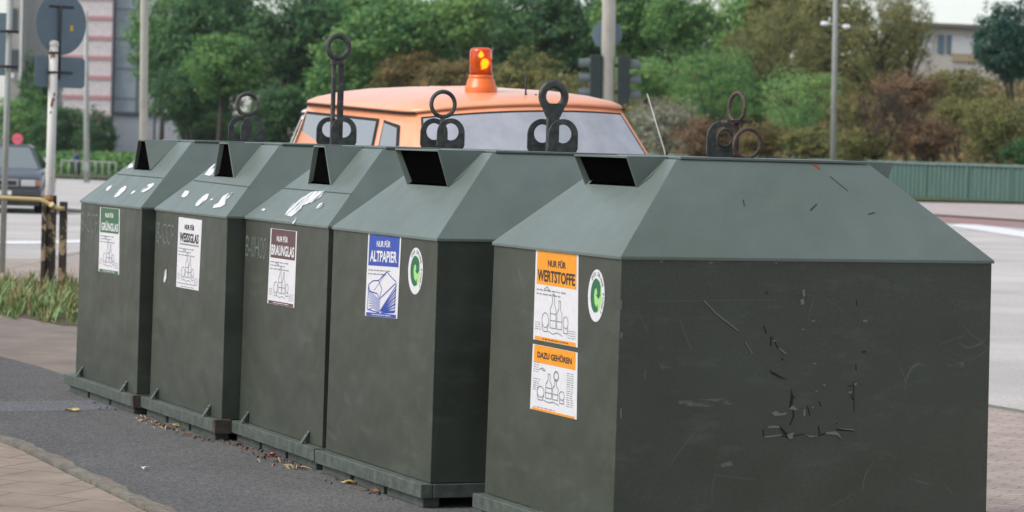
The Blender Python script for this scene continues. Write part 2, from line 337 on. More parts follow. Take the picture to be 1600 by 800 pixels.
        for ring in (outer,inner): g.add([(x+sd,cy0+p[0],H2+.012+p[1]) for p in ring for sd in (-t/2,t/2)],[(2*k,2*((k+1)%N),2*((k+1)%N)+1,2*k+1) for k in range(N)])
        return g.build('lifting_lug',ma,root)
    arch(-.125,'dark_steel')
    if not rusty: arch(.125,'dark_steel')
    zc=H2+.012
    if i==0:
        g=MB(); g.torus((0,cy0,zc+.235),.066,.014,(0,1,0),(0,0,1)); g.tube([(0,cy0,zc),(0,cy0,zc+.17)],.012); g.build('lifting_ring','old_steel',root)
    elif i==1:
        MB().torus((0,cy0,zc+.565),.064,.017,(0,1,0),(0,0,1),flat=.012).build('lifting_ring','dark_steel',root)
        g=MB(); g.box(-.02,.02,cy0-.045,cy0+.045,zc+.462,zc+.486); g.prism([(-.008,cy0-.03,zc+.486),(-.008,cy0+.03,zc+.486),(-.008,cy0+.045,zc+.515),(-.008,cy0-.045,zc+.515)],(.016,0,0))
        g.box(-.012,.012,cy0-.036,cy0-.014,zc,zc+.462); g.box(-.012,.012,cy0+.012,cy0+.036,zc,zc+.462); g.box(.014,.02,cy0-.006,cy0+.006,zc,zc+.46)
        g.build('lifting_rod','old_steel',root,bevel=.003)
    elif i==2:
        g=MB(); g.torus((0,cy0,zc+.235),.067,.0115,(0,1,0),(0,0,1),flat=.014); g.tube([(0,cy0,zc),(0,cy0,zc+.168)],.013); g.build('lifting_ring','dark_steel',root)
    elif i==3:
        g=MB(); g.torus((0,cy0,zc+.27),.060,.021,(0,1,0),(0,0,1),flat=.010,m=6)
        g.prism([(-.009,cy0-.066,zc+.235),(-.009,cy0+.066,zc+.235),(-.009,cy0+.035,zc+.17),(-.009,cy0-.035,zc+.17)],(.018,0,0)); 
        g.box(-.012,.012,cy0-.03,cy0+.03,zc,zc+.172); g.build('lifting_ring','dark_steel',root)
    else:
        g=MB(); g.torus((0,cy0,zc+.218),.062,.0085,(.98,.1,0),(.06,0,1)); g.build('lifting_ring','rusty_steel',root)
        g=MB(); g.tube([(0,cy0,zc),(0,cy0,zc+.155)],.012); g.box(-.03,.03,cy0-.06,cy0+.06,zc+.150,zc+.163); g.build('lifting_rod','rusty_steel',root)
        g=MB(); g.torus((.13,cy0-.012,zc+.062),.063,.0085,(0,1,0),(.15,0,1)); g.build('loose_ring','rusty_steel',root)
        g=MB(); g.torus((-.112,cy0+.004,zc+.085),.037,.006,(0,1,0),(.1,0,1)); g.build('lug_ring','old_steel',root)
# ---------------- posters
def on_front(c,s,t,q,eps):       # bilinear inside quad q (local points TL,TR,BL,BR), t from top
    p=(q[0]*(1-s)+q[1]*s)*(1-t)+(q[2]*(1-s)+q[3]*s)*t
    return p+NF*eps
def front_quad(c,pxs): return [hit(c,p,(0,0,H1),NF) for p in pxs]
def q_rect(c,q,s0,s1,t0,t1,eps,m=None):
    m=m or MB(); m.poly([on_front(c,s0,t0,q,eps),on_front(c,s1,t0,q,eps),on_front(c,s1,t1,q,eps),on_front(c,s0,t1,q,eps)]); return m
def q_text(c,q,s,txt,s0,s1,t0,t1,eps,m=None,off=.018):
    m=m or MB(); vs,fs,_=text2d(txt,off)
    m.add([on_front(c,s0+(s1-s0)*x,t1-(t1-t0)*y,q,eps) for x,y in vs],fs); return m
def q_line(c,q,pts,wd,eps,m):
    hx=(q[1]-q[0]).length; hy=(q[2]-q[0]).length
    for a,b in zip(pts[:-1],pts[1:]):
        dx,dy=(b[0]-a[0])*hx,(b[1]-a[1])*hy; l=math.hypot(dx,dy) or 1; nx,ny=-dy/l*wd/hx,dx/l*wd/hy
        m.poly([on_front(c,a[0]+nx,a[1]+ny,q,eps),on_front(c,b[0]+nx,b[1]+ny,q,eps),on_front(c,b[0]-nx,b[1]-ny,q,eps),on_front(c,a[0]-nx,a[1]-ny,q,eps)])
def ell(cx,cy,rx,ry,a0=0,a1=360,n=14): return [(cx+rx*math.cos(R(a0+(a1-a0)*k/n)),cy+ry*math.sin(R(a0+(a1-a0)*k/n))) for k in range(n+1)]
def smallprint(c,q,rows,m,eps=.0022,wd=.0035):
    rnd=random.Random(3)
    for (s0,s1,t,k) in rows:
        s=s0
        while s<s1-.01:
            e=min(s1,s+rnd.uniform(.02,.09)*k); q_line(c,q,[(s,t),(e,t)],wd,eps,m); s=e+.018*k
def bottles(c,q,m,cx,cy,s,wd=.0022,eps=.0022):
    L=lambda p:q_line(c,q,[(cx+x*s,cy-y*s*.75) for x,y in p],wd,eps,m)
    L([(-.22,0),(-.22,.5),(-.14,.66),(-.14,.9),(-.06,.9),(-.06,.66),(.02,.5),(.02,0),(-.22,0)])
    L([(.06,.0),(.06,.42),(.13,.52),(.13,.75),(.2,.75),(.2,.52),(.27,.42),(.27,0),(.06,0)])
    L([(x+.42,y+.2) for x,y in ell(0,0,.1,.16)]); L([(.34,.1),(.34,-.08),(.5,-.08),(.5,.1)])
    L([(x-.42,y+.18) for x,y in ell(0,0,.14,.2)]); L([(-.56,.1),(-.5,-.12),(-.34,-.12),(-.28,.1)])
    L([(-.22,.2),(.02,.2)]); L([(-.22,.38),(.02,.38)]); L([(.06,.2),(.27,.2)]); L([(-.5,1.0),(-.36,1.08),(-.26,.98),(-.4,1.0)]); L([(-.3,-.1),(-.1,-.16),(.1,-.1),(.3,-.17)])
def poster(i,pxs,head,ink,ink_txt,lines,name='poster',hh=.385,second=False,label=None):
    c=CS[i]; q=front_quad(c,pxs)
    root=c.root; sh=MB(); pl=[on_front(c,s,t,q,.0006) for s,t in ((0,0),(1,0),(1,1),(0,1))]; sh.prism(pl,NF*.0007)
    sheet=sh.build(name,'paper_white',root)
    if label: sheet['label']=label
    if ink: 
        q_rect(c,q,.04,.96,0.004,hh,.0018).build('poster_heading',ink,sheet); q_rect(c,q,.04,.96,.955 if not second else .965,.997,.0018).build('poster_footer',ink,sheet)
    t=MB()
    for (s,a,b,t0,t1,off) in lines: q_text(c,q,0,s,a,b,t0,t1,.0026,t,off)
    t.build('lettering',ink_txt,sheet)
    d=MB()
    if not ink:
        q_line(c,q,[(.1,.375),(.92,.375)],.004,.0022,d); q_line(c,q,[(.05,.935),(.9,.935)],.002,.0022,d)
    if second:
        smallprint(c,q,[(.05,.16,.27+.035*k,1) for k in range(5)]+[(.05,.2,.52,1)]+[(.05,.17,.56+.03*k,1) for k in range(5)]+[(.78,.92,.34+.033*k,1) for k in range(16)],d,wd=.0014)
        bottles(c,q,d,.45,.78,.55)
        q_line(c,q,[(x+.55,y+.42) for x,y in ell(0,0,.05,.07)],.004,.0022,d)
        r=MB(); smallprint(c,q,[(.08,.55,.945,1.2)],r,wd=.0018); r.build('red_print','ink_red',sheet)
    else:
        smallprint(c,q,[(.05,.72,.44,1.3),(.05,.6,.485,1.3),(.05,.78,.53,1.3)][:3 if i<3 else 2],d,wd=.0028)
        if i!=3:
            bottles(c,q,d,.5,.84,.5 if i<3 else .55,wd=.002)
            smallprint(c,q,[(.04,.18,.8+.025*k,1) for k in range(4)]+[(.78,.96,.84+.025*k,1) for k in range(4)],d,wd=.0013)
    m='ink_grey'
    if i!=3: d.build('drawing',m,sheet)
    else:
        d.build('small_print',m,sheet); g=MB(); Ln=lambda p,w=.0026:q_line(c,q,p,w,.0022,g)
        Ln([(.08,.62),(.2,.57),(.38,.56),(.62,.45),(.85,.54),(.92,.56)]); Ln([(.08,.62),(.12,.7),(.36,.72),(.44,.78),(.9,.58)],.003); Ln([(.38,.56),(.5,.66),(.44,.76)])
        for k in range(8):
            Ln([(.06+.01*k,.66+.036*k),(.25,.74+.022*k),(.46,.80+.02*k)],.002); Ln([(.46+.02*k,.93-.0*k),(.93,.60+.045*k)],.0045 if k%2 else .0028)
        Ln([(.08,.62),(.07,.92),(.45,.95)],.003); Ln([(.92,.57),(.9,.93),(.5,.95)],.003); Ln([(.62,.45),(.3,.66),(.25,.68)],.0015)
        g.build('drawing','ink_blue',sheet)
    f=MB(); smallprint(c,q,[(.22,.82,.976,1.0)],f,eps=.0026,wd=.002); 
    if not second: f.build('footer_print',ink_txt if ink else 'ink_grey',sheet)
poster(0,[(156.8,323.6),(187.5,326.5),(154.2,424),(186.3,429)],1,'ink_green','paper_white',[('NUR FÜR',.28,.7,.065,.15,.03),('GRÜNGLAS',.1,.93,.205,.355,.03)],label='poster with a green heading for green glass')
poster(1,[(279.6,339),(316,344),(275.5,448),(310.5,454.3)],1,None,'ink_black',[('NUR FÜR',.28,.7,.075,.165,.03),('WEISSGLAS',.08,.9,.21,.345,.03)],label='white poster with black heading for clear glass')
poster(2,[(423.5,356.5),(464.5,361.5),(418,473.5),(460,481)],1,'ink_brown','paper_white',[('NUR FÜR',.26,.68,.075,.165,.03),('BRAUNGLAS',.07,.93,.21,.35,.03)],label='poster with a brown heading for brown glass')
poster(3,[(576,365),(627.6,367.6),(570.6,493),(621,498)],1,'ink_blue','paper_white',[('NUR FÜR',.28,.7,.065,.155,.03),('ALTPAPIER',.09,.91,.2,.335,.03)],label='poster with a blue heading for waste paper')
poster(4,[(838,389),(904.4,398),(833.5,530),(903,543)],1,'ink_orange','ink_black',[('NUR FÜR',.3,.72,.085,.175,.03),('WERTSTOFFE',.06,.93,.215,.345,.03)],label='upper orange-headed poster for recyclables',hh=.38)
poster(4,[(833,537),(903,551),(828.5,638.5),(901.4,655.7)],1,'ink_orange','ink_black',[('DAZU GEHÖREN',.12,.88,.08,.195,.03)],hh=.27,second=True,label='lower orange-headed poster listing what belongs inside')
def green_dot(i,cxp,rx,ry):
    c=CS[i]; ce=hit(c,cxp,(0,0,H1),NF); r=(hit(c,(cxp[0],cxp[1]-ry),(0,0,H1),NF)-ce).length; X=Vector((1,0,0)); Z=Vector((0,FL,H1-Z0)).normalized()
    rxx=abs((hit(c,(cxp[0]+rx,cxp[1]),(0,0,H1),NF)-ce).x)
    P=lambda x,y,e:ce+X*x*rxx+Z*y*r+NF*e
    n=40; s=MB(); s.prism([P(math.cos(k*2*math.pi/n),math.sin(k*2*math.pi/n),.0006) for k in range(n)],NF*.0007); st=s.build('round_sticker','paper_white',c.root); st['label']='round white sticker with a two-tone green arrow emblem'
    g=MB(); g.poly([P(.66*math.cos(k*2*math.pi/n),.66*math.sin(k*2*math.pi/n),.0018) for k in range(n)]); g.build('emblem_disc','dot_light',st)
    # dark arrow: swirl half with hooked tip
    pts=[]
    for k in range(17): a=R(-100-k*(170/16)); pts.append((.66*math.cos(a),.66*math.sin(a)))           # outer left side up
    pts+=[(.35,.55),(.52,.36),(.5,.05),(.56,.05),(.3,-.12),(-.02,.03),(.12,.05),(.1,.22),(-.05,.3),(-.2,.2),(-.25,-.02),(-.15,-.3),(.1,-.44),(.2,-.3),(.28,-.58)]
    g=MB(); g.poly([P(x,y,.0024) for x,y in pts]); g.build('emblem_arrow','dot_dark',st)
    g=MB(); word='DER GRÜNE PUNKT'
    for k,ch in enumerate(word):
        if ch==' ': continue
        a=R(128-k*(172/14)); vs,fs,asp=text2d(ch,.02); h=.16; wd=min(h*asp,.15)
        g.add([P((.76+h*y)*math.cos(a)+(x-.5)*wd*math.sin(a),(.76+h*y)*math.sin(a)-(x-.5)*wd*math.cos(a),.0018) for x,y in vs],fs)
    g.build('lettering','ink_black',st)
green_dot(3,(649.5,423.5),11.5,36.5); green_dot(4,(932,462),13,41)
# welded codes
for i,(q,s) in {0:([(128,331),(153,335),(127,361),(152,366)],'B-CCF'),1:([(246,347),(272,351),(245,379),(271,384)],'B-CCF'),2:([(385,368),(417,372),(384,400),(415,406)],'B-0H00')}.items():
    c=CS[i]; qq=front_quad(c,q); m=MB(); q_text(c,qq,0,s,0,1,0,1,.0005,m,-.012); o=m.build('welded_code','weld',c.root,solid=.002)
# torn stickers on the front slopes and other marks
def marks(i,polys,ma,name,n=NS,p0=PS0,eps=.0022,th=.0006):
    c=CS[i]; nn=Vector(n)
    for p in polys:
        if name=='torn_sticker':
            gx=sum(q[0] for q in p)/len(p); gy=sum(q[1] for q in p)/len(p); p=[(gx+(q[0]-gx)*.88,gy+(q[1]-gy)*.88) for q in p]
        m=MB(); m.prism([hit(c,q,p0,nn)+nn*eps for q in p],nn*th); o=m.build(name,ma,c.root)
    return o
def X7(l): return [(120+x/5.332,200+y/5.332) for x,y in l]
for pl in ([(240,520),(262,490),(298,475),(290,500),(255,530)],[(305,580),(318,560),(360,510),(408,478),(426,482),(410,515),(350,572),(320,586)],[(448,552),(465,530),(492,518),(490,535),(460,553)],[(525,540),(548,505),(600,468),(655,455),(648,478),(600,520),(550,543)],[(415,345),(440,305),(478,285),(470,330)]):
    marks(0,[X7(pl)],'torn_white','torn_sticker')
for pl in ([(865,575),(905,520),(945,525),(930,560),(895,585)],[(982,655),(995,620),(1050,570),(1090,545),(1112,545),(1095,590),(1040,640),(1000,660)],[(1112,600),(1138,585),(1138,600),(1118,606)],[(1175,630),(1215,570),(1265,540),(1315,528),(1300,560),(1245,600),(1240,640),(1200,670),(1118,678),(1135,650)],[(1060,395),(1110,330),(1158,290),(1142,400),(1100,405)]):
    marks(1,[X7(pl)],'torn_white','torn_sticker')
def X6(l): return [(340+x/2.6667,200+y/2.6667) for x,y in l]
for pl in ([(270,370),(300,325),(350,290),(400,260),(462,255),(440,285),(400,310),(355,325),(345,345),(300,378)],[(408,338),(425,315),(445,310),(440,328),(418,340)],[(178,342),(195,335),(205,342),(190,348)],[(308,395),(328,372),(334,378),(315,405)]):
    marks(2,[X6(pl)],'torn_streak','torn_sticker')
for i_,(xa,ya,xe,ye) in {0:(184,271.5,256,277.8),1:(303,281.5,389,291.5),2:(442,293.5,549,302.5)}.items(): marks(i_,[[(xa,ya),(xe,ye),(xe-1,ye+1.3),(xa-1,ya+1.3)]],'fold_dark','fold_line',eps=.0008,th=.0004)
# sticker at cheek of middle hood
marks(3,[[(640,262),(646,258),(648,262)]],'weld','weld_spot')
marks(1,[[(256,441),(257,424),(261,418),(261,434),(258,443)]],'torn_white','torn_sticker',n=NF,p0=(0,0,H1))
# peeling paint, dents and scratches on the nearest side
c=CS[4]; NX=Vector((H1-Z0,0,FL)).normalized(); pS=(c.W/2,0,H1)
def XS(l): return [(1100+x/3.2,450+y/3.2) for x,y in l]
dk=[[(295,190),(300,188),(315,225),(308,228)],[(330,245),(338,243),(336,292),(330,290)],[(385,350),(392,348),(396,362),(390,364)],[(325,405),(340,420),(358,425),(378,438),(420,462),(395,455),(365,445),(335,428)],
    [(338,243),(345,250),(372,300),(366,304)],[(440,600),(446,602),(452,640),(430,690),(426,686),(444,640)],[(380,735),(420,742),(500,728),(500,732),(420,750),(380,741)],[(570,735),(605,726),(606,731),(572,741)],
    [(437,503),(447,545),(440,600),(425,600)],[(448,540),(456,545),(452,556)],[(513,590),(520,590),(532,640),(526,640)],[(570,568),(576,566),(588,592),(582,594)],[(292,712),(298,705),(300,745),(294,742)],[(370,685),(380,690),(440,750),(425,758),(392,725)],[(568,690),(574,688),(582,730),(572,728)],
    [(660,704),(750,712),(748,718),(662,712)],[(732,530),(748,556),(740,560)],[(757,380),(761,380),(763,412),(757,410)],[(785,318),(808,314),(810,322),(788,325)],[(715,490),(740,486),(740,491),(718,494)],[(660,673),(668,676),(660,684)],[(745,470),(750,470),(752,620),(749,620)],[(760,60),(765,60),(766,90),(762,90)],[(300,15),(320,25),(315,32)],[(605,722),(650,716),(655,722),(610,728)]]
lt=[[(368,300),(376,300),(410,324),(404,330)],[(425,605),(440,588),(468,606),(450,610)],[(335,625),(360,615),(380,628),(415,622),(400,635),(350,640)],[(315,692),(350,688),(375,690),(375,698),(320,700)],[(300,742),(385,732),(385,738),(305,748)],[(412,735),(445,722),(440,752),(425,755)],[(498,730),(530,738),(570,740),(530,746)],[(605,722),(655,716),(670,726),(690,760),(665,735),(610,730)],[(668,700),(745,706),(750,712),(690,706)],
    [(535,163),(552,160),(552,168),(540,170)],[(790,163),(812,158),(815,168),(798,170)],[(485,205),(500,204),(498,212)],[(540,375),(560,374),(556,382)],[(590,482),(604,480),(602,496)],[(715,520),(738,516),(730,530)],[(745,478),(764,474),(756,490)],[(490,10),(502,8),(502,40),(494,44)],[(552,514),(568,512),(560,520)],[(340,262),(354,260),(350,270)],[(535,594),(548,592),(545,602)],[(498,605),(505,610),(503,640),(496,640)],
    [(0,62),(60,125),(120,170),(172,212),(168,216),(116,175),(58,131),(0,70)],[(208,272),(242,330),(238,332),(206,276)],[(480,60),(495,52),(500,80),(484,84)]]
marks(4,[XS(p) for p in dk],'flake_dark','paint_crack',n=NX,p0=pS,eps=.0004,th=.0006)
marks(4,[XS(p) for p in lt],'flake_light','paint_flake',n=NX,p0=pS,eps=.0012,th=.004)
sl=Vector((B,0,0)); NSR=Vector((H2-H1,0,B+.008)).normalized()
marks(4,[[(1268,256.5),(1276,256.5),(1282,265),(1275,262)]],'rust_spot','rust_patch',n=NSR,p0=(c.W/2+.008,0,H1),eps=.0008)
marks(4,[[(1160,312),(1162,312),(1164,322),(1162,323)],[(1297,275),(1325,298),(1324,299),(1296,276)],[(1265,328),(1275,318),(1277,320),(1267,330)],[(1356,334),(1367,331),(1367,333),(1357,336)]],'fold_dark','scuff_mark',n=NSR,p0=(c.W/2+.008,0,H1),eps=.0006,th=.0003)
marks(4,[[(969.5,470),(972,468),(971.5,482),(969.5,484)],[(969.5,520),(972.5,519),(972,527),(969.5,530)],[(969,640),(971.5,637),(971,655),(969,652)],[(1030,407),(1036,407),(1034,411)],[(1108,409),(1114,409),(1112,412),(1109,412)],[(1210,410),(1215,410),(1213,413)]],'flake_light','edge_wear',n=NX,p0=pS,eps=.0006,th=.0006)
marks(4,[[(1060,626),(1130,622),(1148,630),(1120,636),(1062,634)],[(1030,568),(1044,566),(1048,576),(1034,578)],[(1480,570),(1505,566),(1508,573),(1486,577)],[(1125,725),(1142,720),(1146,728),(1128,731)]],'scuff','scuff_patch',n=NX,p0=pS,eps=.0003,th=.0003)
# scratches upper-left on side face & stains
long_s=[[(1160,411),(1340,405),(1340,406),(1160,412)],[(1015,470),(1210,468),(1210,468.8),(1015,470.8)],[(1062,498),(1080,545),(1079,546),(1061,499)],[(1045,728),(1080,680),(1081,681),(1046,729)],[(1430,750),(1452,755),(1452,757),(1430,752)],[(1475,756),(1488,770),(1487,771),(1474,757)],[(1468,538),(1506,524),(1506,525),(1468,539)],[(1007,577),(1009,577),(1009,592),(1007,592)],[(1120,742),(1180,749),(1180,750),(1120,743)]]
marks(4,long_s,'scratch','scratch',n=NX,p0=pS,eps=.0004,th=.0003)
#SPLIT
# ------------------------------------------------------------------ ground and roads
gravel_mat('road_asphalt',(.47,.445,.425),.75,1.2,scale=30,patch=.2,pscale=.35,bump=.3)
gravel_mat('dark_asphalt',(.097,.096,.095),.35,2.0,scale=70,patch=.18,pscale=.7,bump=.9)
gravel_mat('patch_asphalt',(.115,.115,.125),.4,2.0,scale=60,patch=.1,pscale=.9,bump=.7)
gravel_mat('concrete_walk',(.21,.18,.155),.75,1.25,scale=60,patch=.22,pscale=2,bump=.4)
gravel_mat('gravel',(.36,.32,.30),.55,1.4,scale=45,patch=.25,pscale=.8,bump=.6)
gravel_mat('sand',(.22,.185,.15),.5,1.4,scale=110,patch=.25,pscale=2.5,bump=.6)
gravel_mat('soil',(.10,.08,.055),.5,1.5,scale=40,patch=.3,pscale=2,bump=.8)
gravel_mat('verge',(.06,.085,.03),.5,1.5,scale=3,patch=.3,pscale=.3,bump=.8)
gravel_mat('cycle_red',(.30,.19,.18),.8,1.2,scale=20,patch=.15,pscale=.5,bump=.2)
gravel_mat('pale_pavement',(.42,.36,.34),.8,1.2,scale=8,patch=.12,pscale=.5,bump=.2)
mat('white_marking',(.72,.71,.70),rough=.6,var=.12,scale=6)
mat('kerb_stone',(.30,.27,.22),rough=.85,var=.25,scale=5,bump=.3)
mat('kerb_edge',(.17,.155,.125),rough=.9,var=.3,scale=9,bump=.4)
tile_mat('brick_paving',(.30,.24,.195),(.265,.215,.175),(.17,.13,.10),.40,.40,R(23),ms=.008)
tile_mat('block_paving',(.40,.33,.29),(.36,.30,.265),(.24,.20,.175),.20,.10,R(23),ms=.006)
def struct(o): o['kind']='structure'; return o
xs=[-1500,-900,-500,-300,-200,-150,-110,-80,-60,-45,-30,-20,-12,-6,0,6,12,20,30,45,60,80,110,150,200,300,500,900,1500]
ys=[-150,-60,-20,0,10,20,30,40,50,60,70,80,90,100,110,120,130,140,150,160,170,180,190,200,220,240,260,300,400,600,1000,1800,3200]
m=MB(); vs=[(x,y,gz(x,y)) for y in ys for x in xs]; nx=len(xs)
m.add(vs,[(j*nx+i,j*nx+i+1,(j+1)*nx+i+1,(j+1)*nx+i) for j in range(len(ys)-1) for i in range(nx-1)])
struct(m.build('ground','road_asphalt'))
def sheet(name,pts,ma,z,kind='structure'):
    mm=MB(); mm.poly([(p[0],p[1],z+(gz(p[0],p[1]))) for p in pts]); o=mm.build(name,ma,fix=False)
    if o.data.polygons[0].normal.z<0: o.data.flip_normals()
    if kind: o['kind']=kind
    return o
def pg(*l): return [G(*p) for p in l]
def strip(name,v0,v1,u0,u1,ma,z):     # long strip along the row direction
    mm=MB(); N=24
    for k in range(N):
        a=u0+(u1-u0)*k/N; b=u0+(u1-u0)*(k+1)/N; q=[uv2w(a,v0),uv2w(b,v0),uv2w(b,v1),uv2w(a,v1)]
        mm.poly([(p.x,p.y,gz(p.x,p.y)+z) for p in q])
    o=mm.build(name,ma); 
    return struct(o)
vof=lambda px,py:w2uv(G(px,py))[1]
bay=vof(1580,650)
strip('parking_bay_paving',-.2,bay,-26,9,'block_paving',.027)
strip('bay_kerb',bay,bay+.14,-26,9,'kerb_edge',.030)
strip('lane_marking',vof(1590,421),vof(1590,395),-24,9,'white_marking',.004)
far=vof(1550,318); v_a=vof(1550,343); v_b=vof(1550,353)
strip('far_pavement',v_a,far+1.2,-110,60,'pale_pavement',.05)
strip('far_cycle_path',v_b,v_a,-110,60,'cycle_red',.008)
# light concrete lip along the far side and a raised island end
strip('far_kerb',v_a-.02,v_a-.22,-110,60,'kerb_stone',.05)
mi=MB(); pc=[(1478,353),(1500,350.5),(1530,352),(1570,357),(1605,363),(1700,380),(1700,398),(1605,372.5),(1570,367.5),(1535,361.5),(1505,357)]
sheet('curved_lane_marking',pg(*pc),'white_marking',.012)
# foreground
near=pg((-260,640),(0,700),(30,712),(65,730),(100,748),(150,772),(200,797),(260,828),(420,930))
farl=pg((-260,505),(0,564),(60,580),(118,600))
row=[uv2w(-7.2,.25),uv2w(-3,.3),uv2w(3,.3),uv2w(7,.3)]
a_far=[farl[0],farl[1],farl[2],farl[3]]+row[:]
E_=-U*22
sheet('asphalt_path',list(near)[::1]+[uv2w(9,-9),uv2w(9,.3)]+row[::-1]+farl[::-1]+[farl[0]+E_,near[0]+E_],'dark_asphalt',.036)
sheet('asphalt_patch',pg((-100,637),(60,636),(150,634),(222,645),(160,649),(60,652),(-100,655)),'patch_asphalt',.037)
wl=[farl[0]+E_]+pg((-260,505),(0,564),(60,580),(118,600))+[uv2w(-7.2,.4),uv2w(-7.2,3.)]+pg((160,515),(100,512),(40,500),(0,493),(-260,450))
wl+=[wl[-1]+E_]
sheet('concrete_path',wl,'concrete_walk',.032)
sheet('brick_path',pg((-260,640),(0,703),(30,715),(65,733),(100,751),(150,775),(200,800),(260,831),(420,933))+[uv2w(9,-9.05),uv2w(9,-28),near[0]+E_-V*22,near[0]+E_],'brick_paving',.042)
# kerb along the brick corner and the sandy fringe beside it
kp=pg((-260,640),(-120,668),(0,700),(30,712),(65,730),(100,748),(150,772),(200,797),(260,828),(420,930))
def ribbon(name,pts,w,h,ma,z,side=1):
    mm=MB(); L_=[];R_=[]
    for i,p in enumerate(pts):
        t=(pts[min(i+1,len(pts)-1)]-pts[max(i-1,0)]); t.z=0; t.normalize(); n=Vector((-t.y,t.x,0))*side
        L_.append(Vector((p.x,p.y,z+gz(p.x,p.y)))); R_.append(L_[-1]+n*w)
    for i in range(len(pts)-1):
        q=[L_[i],L_[i+1],R_[i+1],R_[i]]
        if h: mm.prism(q,(0,0,h))
        else: mm.poly(q)
    return struct(mm.build(name,ma))
ribbon('kerb',kp,.05,.03,'kerb_edge',.028)
fr=MB(); rnd=random.Random(2)
pts=kp; Ls=[];Rs=[]
dens=[]
for i in range(len(pts)-1):
    for k in range(8): dens.append(pts[i].lerp(pts[i+1],k/8))
for i in range(len(dens)-1):
    t=(dens[i+1]-dens[i]).normalized(); n=Vector((-t.y,t.x,0)); 
    Ls.append(dens[i]+n*.045+Vector((0,0,.0385))); Rs.append(dens[i]+n*(.12+.014*math.sin(i*.45)+.008*math.sin(i*1.3+1))+Vector((0,0,.0385)))
for i in range(len(Ls)-1): fr.poly([Ls[i],Ls[i+1],Rs[i+1],Rs[i]])
struct(fr.build('sandy_edge','sand'))
# soil strip, gravel beyond the fence, its kerb and markings
sheet('grass_ground',pg((-260,452),(0,497),(40,503),(100,515),(200,517),(200,455),(120,449),(0,440),(-260,400))+[G(-260,400)+E_,G(-260,452)+E_],'soil',.036)
sheet('gravel_verge',pg((-400,400),(0,445),(120,452),(260,456),(260,404),(180,400),(120,399),(70,411),(30,420),(0,426),(-60,428),(-400,380)),'gravel',.024)
ribbon('gravel_kerb',pg((-400,380),(-60,427),(0,426),(30,420),(70,411),(120,399),(180,391),(260,388)),.14,.03,'kerb_stone',.0)
sheet('stop_line',pg((-200,377),(0,382),(60,382),(130,380),(260,378),(260,372),(130,375),(60,377),(0,377),(-200,372)),'white_marking',.008)
# far left kerb + verge
vk=vof(100,279.5)
def fstrip(name,v0,v1,u0,u1,ma,z): return strip(name,v0,v1,u0,u1,ma,z)
ul=w2uv(G(100,279.5))[0]
strip('left_kerb',vk,vk+.6,ul-80,ul+60,'kerb_stone',.16)
strip('left_verge',vk+.6,vk+60,ul-160,ul+90,'verge',.12)
# ------------------------------------------------------------------ parapet on the bridge edge
mat('green_steel',(.075,.135,.115),rough=.6,var=.25,scale=2,stretch=(8,8,.4))
mat('green_rail',(.16,.22,.20),rough=.55,var=.2,scale=3)
base=w2uv(G(1550,318))
pr=thing('bridge_parapet',uv2w(base[0],far+.15),(0,0,TH),'long green ribbed steel parapet along the far side of the road','parapet')
m=MB(); x=-62.0
while x<20:
    m.prism([(x,0,.12),(x+.13,0,.12),(x+.16,.05,.12),(x+.29,.05,.12),(x+.32,0,.12),(x+.32,.08,.25),(x,.08,.12)],(0,0,1.24)); x+=.32
m.build('ribbed_panel','green_steel',pr)
MB().box(-62,20,-.05,.13,1.36,1.44).build('handrail','green_rail',pr,bevel=.01)
MB().box(-62,20,-.02,.2,.04,.12).build('plinth','kerb_stone',pr)
for q in range(28): MB().box(-62+q*3,-61.9+q*3,-.03,0,.12,1.36).build('stiffener','green_steel',pr)
# ------------------------------------------------------------------ hillside
gravel_mat('hill_ground',(.07,.065,.035),.5,1.5,scale=1.5,patch=.3,pscale=.2,bump=.6)
def hz(v,u,px=None): return 7.2*sst(58,105,v)
m=MB(); us=[-260+12*k for k in range(34)]; vv=[57,60,64,68,72,76,80,85,90,95,100,108,120,160,260]
def hp(u,v):
    p=uv2w(u,v); k=p.x/p.y if p.y>1 else 9; f=sst(-.04,.03,k) if p.y>0 else 1
    return Vector((p.x,p.y,max(gz(p.x,p.y)-.3*(1-f), -99)+f*hz(v,u)+(.25 if f>.01 and v>60 else -.3)))
m.add([hp(u,v) for v in vv for u in us],[(j*34+i,j*34+i+1,(j+1)*34+i+1,(j+1)*34+i) for j in range(len(vv)-1) for i in range(33)],True)
struct(m.build('hillside','hill_ground'))
def ground_h(x,y):
    u,v=w2uv(Vector((x,y,0))); return hp(u,v).z if v>58 else gz(x,y)
# ------------------------------------------------------------------ vehicles
mat('orange_paint',(.88,.38,.205),rough=.28,var=.05,scale=3,coat=.3)
mat('white_car_paint',(.72,.72,.71),rough=.35,coat=.3)
mat('grey_car_paint',(.045,.048,.056),rough=.3,coat=.5,var=.05,scale=3)
mat('black_car_paint',(.03,.03,.035),rough=.35,coat=.4)
mat('tyre',(.02,.02,.02),rough=.9); mat('wheel_rim',(.35,.35,.36),rough=.4,metal=.6)
mat('black_plastic',(.02,.02,.02),rough=.6); mat('seal_rubber',(.015,.015,.015),rough=.8)
mat('plate_white',(.7,.7,.68),rough=.5)
def glass(name,col=(.02,.025,.027),rough=.06):
    m=mat(name,col,rough=rough,spec=.9); m.node_tree.nodes['Principled BSDF'].inputs['Coat Weight'].default_value=.6; return m
glass('car_glass'); mat('van_glass',(.34,.35,.385),rough=.08,spec=.9,col2=(.44,.45,.49),scale=1.6,stretch=(3,3,.6),coat=.5); glass('side_glass',(.17,.18,.19),.04); glass('lamp_glass',(.5,.5,.5),.15); mat('indicator',(.45,.16,.10),rough=.3)  # van_glass holds the windscreen's pale sky reflection and streaks in its colour
mat('beacon_base',(.80,.16,.02),rough=.4,coat=.3)
